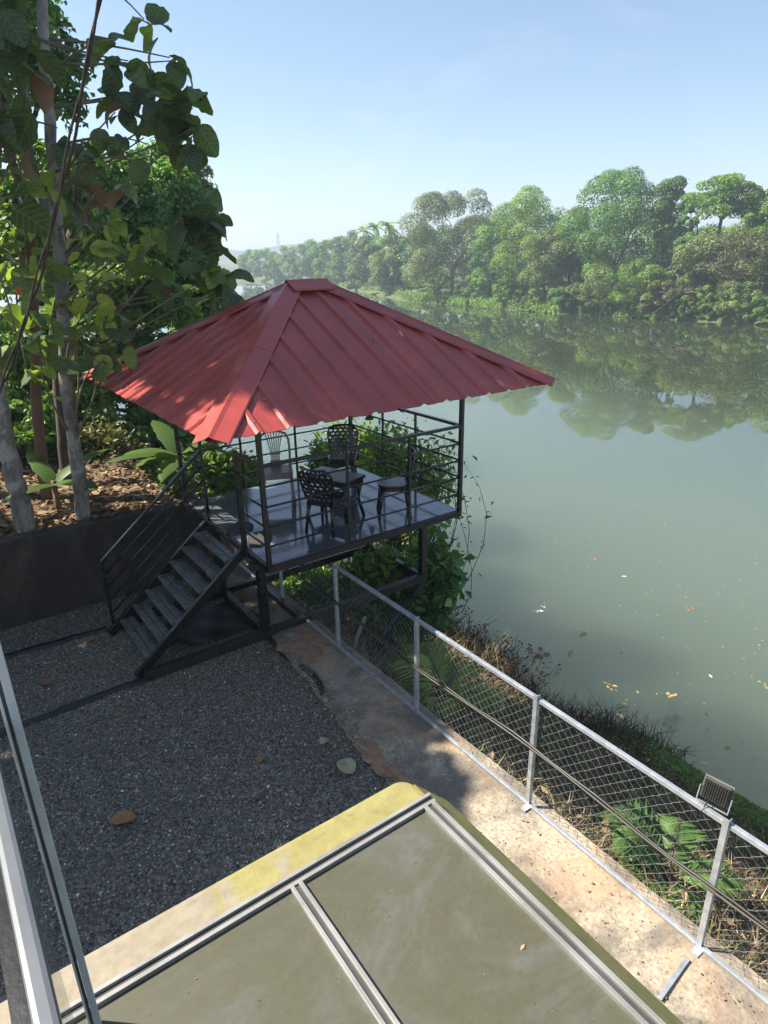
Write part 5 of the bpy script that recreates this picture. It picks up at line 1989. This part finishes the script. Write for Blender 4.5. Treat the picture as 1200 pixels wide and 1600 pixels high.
# creeping green plants at the shore
rng = np.random.default_rng(41)
N = 15000
y = rng.uniform(-1.5, 5.6, N)
x = bank_edge(y) - 0.15 - np.abs(rng.normal(size=N))*0.42 + 0.2*np.sin(y*2.7)
k = rng.random(N) < np.clip((5.4-y)*0.8, 0.05, 1)
x, y = x[k], y[k]
N = len(x)
P = np.stack([x, y, ground_z(x, y)+0.05+rng.random(N)*0.13], 1)
nrm = np.tile([0, 0, 1.0], (N, 1)) + rng.normal(size=(N, 3))*0.5
tag(link('creeping_plants', leafcloud('creeping_plants', P, nrm, rng.uniform(0.035, 0.085, N), np.clip(rng.normal(0.45, 0.25, N), 0, 1), rng, 0.6, 0.1), L_LIGHT, None), 'bright green creeping plants along the near shore', 'ground cover', kind='stuff')
# scattered litter on the slope
N = 1500
x = rng.uniform(3.5, 8.8, N)
y = rng.uniform(-2, 9, N)
P = np.stack([x, y, ground_z(x, y)+0.10+rng.random(N)*0.1], 1)
nrm = np.tile([0, 0, 1.0], (N, 1)) + rng.normal(size=(N, 3))*0.5
tag(link('slope_litter', leafcloud('slope_litter', P, nrm, rng.uniform(0.04, 0.13, N), rng.random(N), rng, 0.35, 0.1), L_DRY, None), 'dry leaves caught in the weeds on the slope', 'leaf litter', kind='stuff')
# tall dark weed plumes by the water
for i, (px, py) in enumerate(((735, 985), (765, 1010), (800, 1000), (830, 1040), (700, 970), (780, 1030))):
    p = atz(px, py+25, WZ+0.7)
    rng2 = np.random.default_rng(i+60)
    root = thing('weed_plume', ['third', 'fourth', 'second from right', 'rightmost', 'leftmost', 'fifth'][i].replace('third', 'second from left').replace('fourth', 'third from left').replace('fifth', 'fourth from left') + ' dark dead weed plume arching over the water edge', 'weed', (p.x, p.y, float(ground_z(min(p.x, 8.8), p.y))-0.05), group='dark weed plumes at the water edge')
    mb = MB()
    for k in range(5):
        pts = [Vector((0, 0, 0))]
        a = rng2.uniform(-0.9, 1.2)
        L = rng2.uniform(0.7, 1.15)
        for j in range(1, 7):
            t = j/6
            pts.append(Vector((math.cos(a)*L*0.45*t*t, math.sin(a)*L*0.45*t*t, L*(t-0.25*t*t))))
        mb.tube(pts, [0.007]*6+[0.003], 4)
    mb.build('stems', TWIG, root)
    n_ = 150
    tt = rng2.random(n_)
    aa = rng2.uniform(-0.9, 1.2, n_)
    LL = rng2.uniform(0.6, 1.15, n_)
    pp = np.stack([np.cos(aa)*LL*.45*tt*tt, np.sin(aa)*LL*.45*tt*tt, LL*(tt-.25*tt*tt)], 1)
    link('leaves', leafcloud('leaves', pp, rng2.normal(size=(n_, 3)), rng2.uniform(0.05, 0.12, n_), rng2.random(n_)*0.4, rng2, 0.35, 0.2), L_WEED, root)

ORD = ['first', 'second', 'third', 'fourth', 'fifth', 'sixth', 'seventh', 'eighth', 'ninth', 'tenth', 'eleventh', 'twelfth', 'thirteenth', 'fourteenth', 'fifteenth', 'sixteenth', 'seventeenth', 'eighteenth']


def rank(vals, v):
    return ORD[sorted(vals).index(v)]


# ------------------------------------------------------------------ far bank trees
bx = [330, 390, 440, 560, 640, 760, 870, 1000, 1100, 1200, 1500]
bd = [330, 303, 274, 187, 135, 115, 104, 97, 94, 91, 88]


def far_tree(name, label, cat, cx, top, base, hw, k, n, leaf, lm, seed, group=None, lobes=30, bare=0.0, tr=0.3, bm=None, **kw):
    d = float(np.interp(cx, bx, bd)) + k
    sc_ = d/FPX*1.0
    p = atd(cx, 440, d)
    bs = Vector((p.x, p.y, WZ + float(np.interp(k, [0, 2.5, 6, 14, 40], [0.1, 1.0, 1.7, 2.6, 3.5]))))
    ztop = atd(cx, top+(12 if hw > 20 else 5), d).z
    zb = max(bs.z+0.2, atd(cx, base, d).z)
    zlow = zb + (ztop-zb)*bare
    c_ = Vector((p.x, p.y, (ztop+zlow)/2))
    r = hw*sc_
    return tree(name, label, cat, bs, c_, (r, r*0.9, max(0.5, (ztop-zlow)/2)), n, leaf, lm, bm or BARKD, tr, lobes, seed, group, **kw)


far = [  # name, label, cx, top, base, halfwidth, setback, n, leaf, mat, lobes, bare
    ('broad_tree', 'huge grey green tree with thin twiggy top on the far bank', 705, 288, 455, 74, 9, 11000, 0.42, L_GREY, 30, 0.08),
    ('light_tree', 'bright yellow green tree on the far bank right of the grey one', 818, 290, 440, 47, 8, 5200, 0.42, L_LIGHT, 30, 0.1),
    ('vine_tree', 'brownish vine draped tree on the far bank under the bright tree', 850, 350, 470, 34, 4, 3600, 0.38, L_OLIVE, 24, 0.0),
    ('dark_tree', 'massive dark green tree, the widest and tallest on the far bank', 955, 262, 465, 68, 8, 9000, 0.40, L_DARK, 30, 0.08),
    ('dark_tree', 'narrow dark tree standing against the right side of the massive one', 1034, 268, 400, 28, 10, 3200, 0.40, L_DARK, 20, 0.1),
    ('vine_pillar', 'vine covered dark pillar of a tree right of the massive tree', 1061, 318, 425, 13, 7, 1800, 0.38, L_DARK, 14, 0.0),
    ('umbrella_tree', 'tall open umbrella shaped tree with bare forked trunk', 1112, 266, 400, 46, 9, 3000, 0.42, L_MID, 30, 0.5),
    ('umbrella_tree', 'small topped tree right of the open umbrella tree', 1163, 285, 400, 22, 10, 1400, 0.42, L_MID, 12, 0.55),
    ('leafy_far_tree', 'dense green tree at the right picture edge on the far bank', 1200, 305, 440, 38, 10, 3600, 0.42, L_MID, 26, 0.15),
    ('thin_tree', 'sparse pale brown tree on the far bank near the right edge', 1150, 350, 450, 42, 6, 1900, 0.34, L_BROWN, 26, 0.05),
    ('bamboo_clump', 'rounded yellow green bamboo clump at the river bend', 612, 378, 462, 32, 4, 4200, 0.5, L_OLIVE, 26, 0.0),
    ('leafy_far_tree', 'dark tree between the bamboo clump and the grey tree', 655, 345, 460, 30, 14, 3200, 0.5, L_DARK, 24, 0.05),
    ('leafy_far_tree', 'green tree filling the gap left of the bright tree', 765, 345, 462, 32, 7, 3200, 0.42, L_DARK, 24, 0.05),
    ('leafy_far_tree', 'olive tree filling the gap left of the massive tree', 888, 318, 455, 30, 10, 3200, 0.42, L_OLIVE, 24, 0.05),
    ('leafy_far_tree', 'mid green tree low between the pillar and the umbrella tree', 1088, 360, 450, 34, 5, 3000, 0.4, L_OLIVE, 24, 0.0),
]
for i, (nm, lab, cx_, tp_, bs_, hw, k, n_, lf_, lm, lo, bare) in enumerate(far):
    far_tree(nm, lab, 'tree', cx_, tp_, bs_+12, hw, k, int(n_*5.0), lf_*0.66, lm, 500+i, None, int(lo*1.9), bare*0.75 if bare > 0.4 else 0.0, limbs=9, bm=BARKD if lm is not L_GREY else GREYTWIG, spread=0.17 if lm is not L_BROWN else 0.35, column=bare < 0.4, rl=((0.16, 0.34) if hw > 60 else (0.15, 0.44)) if bare < 0.4 else (0.16, 0.36), flat_=0.8 if bare < 0.4 else 0.7, shell=0.75 if bare < 0.4 else 1.0)
# hazy wood round the bend
wood = [(392, 388, 440, 20, 12), (416, 378, 441, 24, 6), (440, 374, 443, 22, 14), (464, 372, 446, 24, 5), (487, 366, 448, 22, 12), (508, 366, 450, 22, 4), (530, 360, 452, 24, 12), (552, 364, 455, 22, 4), (572, 356, 458, 22, 10), (590, 368, 460, 20, 18), (634, 356, 462, 22, 16), (470, 398, 447, 22, 0.5), (520, 400, 452, 22, 0.5), (430, 402, 443, 20, 0.5), (555, 410, 457, 24, 0.5), (400, 392, 440, 20, 22), (545, 352, 455, 24, 24), (610, 352, 460, 24, 26)]
tints = [(L_MID, 'mid green tree in the hazy wood at the bend'), (L_DARK, 'dark tree in the hazy wood at the bend'), (L_OLIVE, 'olive tree in the hazy wood at the bend'), (L_LIGHT, 'pale green tree in the hazy wood at the bend')]
for i, (cx_, tp_, bs_, hw, k) in enumerate(wood):
    lm, lab = tints[[0, 1, 0, 2, 1, 3, 0, 1, 2, 0, 1, 2, 0, 1, 3, 0, 2, 3][i]]
    far_tree('wood_tree', lab + ', ' + rank([q_[0] for q_ in wood], cx_) + ' from its left', 'tree', cx_, tp_, bs_, hw, k, 6500, 0.5, lm, 600+i, 'trees of the hazy wood', 34, 0.0, limbs=4, column=True, rl=(0.2, 0.42), spread=0.3)
# second rows closing the gaps, and the bank beyond the right edge
back = [(680, 350, 450, 45, 30), (740, 330, 450, 45, 32), (800, 325, 450, 45, 30), (860, 325, 450, 45, 28), (920, 320, 450, 45, 26), (990, 320, 440, 45, 26), (1060, 340, 440, 40, 22), (1115, 345, 440, 40, 24), (1170, 335, 440, 40, 22)]
for i, (cx_, tp_, bs_, hw, k) in enumerate([(a, b, 470, e+6, f) for (a, b, c, e, f) in back]):
    far_tree('backing_tree', rank([q_[0] for q_ in back], cx_) + ' shadowy tree from the left in the second row of the far bank', 'tree', cx_, tp_, bs_, hw, k, 7500, 0.42, [L_DARK, L_MID, L_LIGHT][i % 3], 640+i, 'second row trees of the far bank', 40, 0.0, limbs=4, column=True, rl=(0.22, 0.45), spread=0.3)
for i, cx_ in enumerate((1250, 1310, 1380, 1460)):
    far_tree('leafy_far_tree', ORD[i] + ' far bank tree beyond the right picture edge', 'tree', cx_, 290+i*12, 450, 48, 9, 3000, 0.45, [L_MID, L_DARK][i % 2], 660+i, 'far bank trees out of frame', 44, 0.0, limbs=5, column=True, rl=(0.2, 0.42))
# shrubs on the far shore
shr = [(905, 432, 487, 24, L_OLIVE, 'round olive shrub at the foot of the massive tree'), (938, 405, 484, 27, L_OLIVE, 'tall vine mound left of the leaning bamboo'), (985, 392, 478, 30, L_LIGHT, 'tall yellow green vine mound in front of the massive tree'), (1022, 405, 470, 20, L_LIGHT, 'narrow green vine mound below the pillar tree'),
       (1046, 428, 490, 42, L_BROWN, 'brown brushwood heap at the far waterline'), (1000, 464, 491, 22, L_OLIVE, 'small round shrub left of the brushwood heap'), (878, 440, 484, 24, L_DARK, 'dark shrub at the waterline below the vine draped tree'), (795, 425, 476, 30, L_MID, 'green shrub below the bright tree'),
       (742, 418, 470, 32, L_MID, 'green shrub on the right half of the grassy spit'), (688, 420, 462, 30, L_DARK, 'dark shrub at the left end of the grassy spit'), (1112, 436, 480, 34, L_LIGHT, 'leafy light green shrub right of the brushwood heap'), (1160, 430, 490, 38, L_OLIVE, 'olive shrub under the sparse brown tree'),
       (1196, 452, 503, 32, L_MID, 'green shrub at the right picture edge waterline'), (832, 452, 482, 28, L_LIGHT, 'light green shrub at the waterline below the brown vine tree'), (955, 452, 488, 26, L_MID, 'mid green shrub in front of the vine mounds'), (1082, 455, 494, 30, L_DARK, 'dark shrub behind the right end of the brushwood heap'), (575, 430, 462, 24, L_MID, 'green shrub left of the bamboo clump'), (1130, 462, 500, 26, L_LIGHT, 'bright shrub low on the right far shore')]
for i, (cx_, tp_, bs_, hw, lm, lab) in enumerate(shr):
    far_tree('far_shrub', lab, 'shrub', cx_, tp_, bs_, hw*1.08, (0.3+(i % 3)*0.4) if cx_ > 860 else 2.0+(i % 3)*0.8, 8500, 0.22, lm, 700+i, 'shrubs on the far shore', 34, 0.0, limbs=5, tr=0.08, spread=0.35, column=True, rl=(0.22, 0.45))
# coconut palms over the wood
for i, (cx_, tp_, k) in enumerate(((568, 352, 30), (586, 346, 26), (607, 345, 24))):
    d = float(np.interp(cx_, bx, bd)) + k
    p = atd(cx_, tp_+8, d)
    base = Vector((p.x, p.y, WZ+3.2))
    root = thing('coconut_palm', ['leftmost coconut palm top above the hazy wood', 'middle coconut palm top above the hazy wood', 'rightmost coconut palm top above the hazy wood'][i], 'palm', base, group='coconut palms on the far bank')
    h = p.z-base.z
    MB().tube([(0, 0, 0), (0.3, 0, h*0.5), (0, 0, h)], [0.25, 0.2, 0.16], 7).build('trunk', BARKD, root, smooth=True)
    r_ = random.Random(i)
    P, F, vv = [], [], []
    for kf in range(16):
        az, el, L = kf*0.4+r_.uniform(-.2, .2), r_.uniform(-0.3, 1.1), r_.uniform(3.2, 4.4)
        dd = Vector((math.cos(az), math.sin(az), 0))
        s = Vector((-dd.y, dd.x, 0))
        prev = None
        for j in range(7):
            t = j/6
            c_ = Vector((0, 0, h)) + dd*(L*math.cos(el)*t) + Vector((0, 0, L*(math.sin(el)*t-0.55*t*t)))
            wd = 0.55*math.sin(math.pi*(0.15+0.8*t))
            P += [c_+s*wd+Vector((0, 0, -.25)), c_, c_-s*wd+Vector((0, 0, -.25))]
            b_ = len(P)-3
            if j:
                F += [(b_-3, b_-2, b_+1, b_), (b_-2, b_-1, b_+2, b_+1)]
                q_ = r_.random()
                vv += [q_, q_]
    link('crown', npmesh('crown', P, F, vv), L_DARK, root)
# bright grass along the far waterline
rng = np.random.default_rng(51)
pos, sz2 = [], []
for i in range(16000):
    cx_ = rng.uniform(520, 1260)
    k = abs(rng.normal())*2.2+0.1
    d = float(np.interp(cx_, bx, bd)) + k
    p = atd(cx_, 440, d)
    pos.append((p.x, p.y, WZ + float(np.interp(k, [0, 0.8, 2.5, 6, 14], [-0.05, 0.55, 1.05, 1.75, 2.6])) + rng.uniform(0, 0.35)))
pos = np.array(pos)
nrm = np.tile([-0.5, -0.4, 0.6], (len(pos), 1)) + rng.normal(size=(len(pos), 3))*0.5
cl = 0.55+0.35*fbm(pos[:, 0]*0.35, pos[:, 1]*0.35)
tag(link('bank_grass', leafcloud('bank_grass', pos, nrm, rng.uniform(0.3, 0.75, len(pos)), np.clip(cl+rng.normal(size=len(pos))*0.18, 0, 1), rng, 0.35, 0.1, updir=np.array([0, 0, 1.0])), L_GRASS, None), 'bright green grass along the far waterline', 'grass', kind='stuff')
# bare branches in the brushwood heap and a dead arching bamboo
for (x0, y0, x1, y1, dd_) in ((1010, 480, 1080, 452, 96), (1020, 490, 1060, 450, 95), (1040, 470, 1110, 470, 95), (1000, 470, 1050, 462, 95)):
    p0, p1 = atd(x0, y0, dd_), atd(x1, y1, dd_)
    tag(MB().tube(limb(p0, p1, np.random.default_rng(x0), 0.08, 6), [0.09, 0.08, 0.07, 0.06, 0.05, 0.04, 0.03], 5).build('dead_branch', GREYTWIG, smooth=True), {1010: 'upper left bare pale branch', 1020: 'steepest bare pale branch', 1040: 'right hand level bare branch', 1000: 'leftmost level bare branch'}[x0] + ' sticking out of the brushwood heap', 'branch', 'dead branches on the far shore')
pts = [atd(x, y, 98) for x, y in ((992, 440), (990, 410), (984, 385), (974, 370), (964, 365))]
tag(MB().tube(pts, [0.12, 0.11, 0.1, 0.07, 0.04], 5).build('bamboo_culm', PVC, smooth=True), 'dry yellow bamboo culm arching before the massive tree', 'bamboo')
# lattice mast on the horizon
p = atd(435, 385, 700)
mast = thing('lattice_mast', 'faint lattice mast on the skyline above the hazy wood', 'mast', (p.x, p.y, WZ+2))
ht = atd(435, 364, 700).z-WZ-2
for sx in (-1, 1):
    for sy in (-1, 1):
        MB().bar((sx*2.2, sy*2.2, 0), (sx*0.4, sy*0.4, ht), 0.3, 0.3).build('mast_leg', GALV, mast)
for k in range(6):
    z = ht*k/6
    wd = 2.2-1.8*k/6
    MB().bar((-wd, -wd, z), (wd, wd, z+ht/6), 0.2, 0.2).build('mast_brace', GALV, mast)

# ------------------------------------------------------------------ haze
hz = MB().box((200, 200, 27.5-4), (2290, 2290, 67)).build('haze', None)
hm = bpy.data.materials.new('haze_air')
hm.use_nodes = True
n = hm.node_tree
n.nodes.clear()
out = n.nodes.new('ShaderNodeOutputMaterial')
pv = n.nodes.new('ShaderNodeVolumePrincipled')
pv.inputs['Color'].default_value = (0.74, 0.87, 1.0, 1)
pv.inputs['Density'].default_value = 0.0011
pv.inputs['Anisotropy'].default_value = 0.2
n.links.new(pv.outputs[0], out.inputs['Volume'])
hz.data.materials.append(hm)
tag(hz, 'pale river haze over the whole scene', 'haze', kind='stuff')
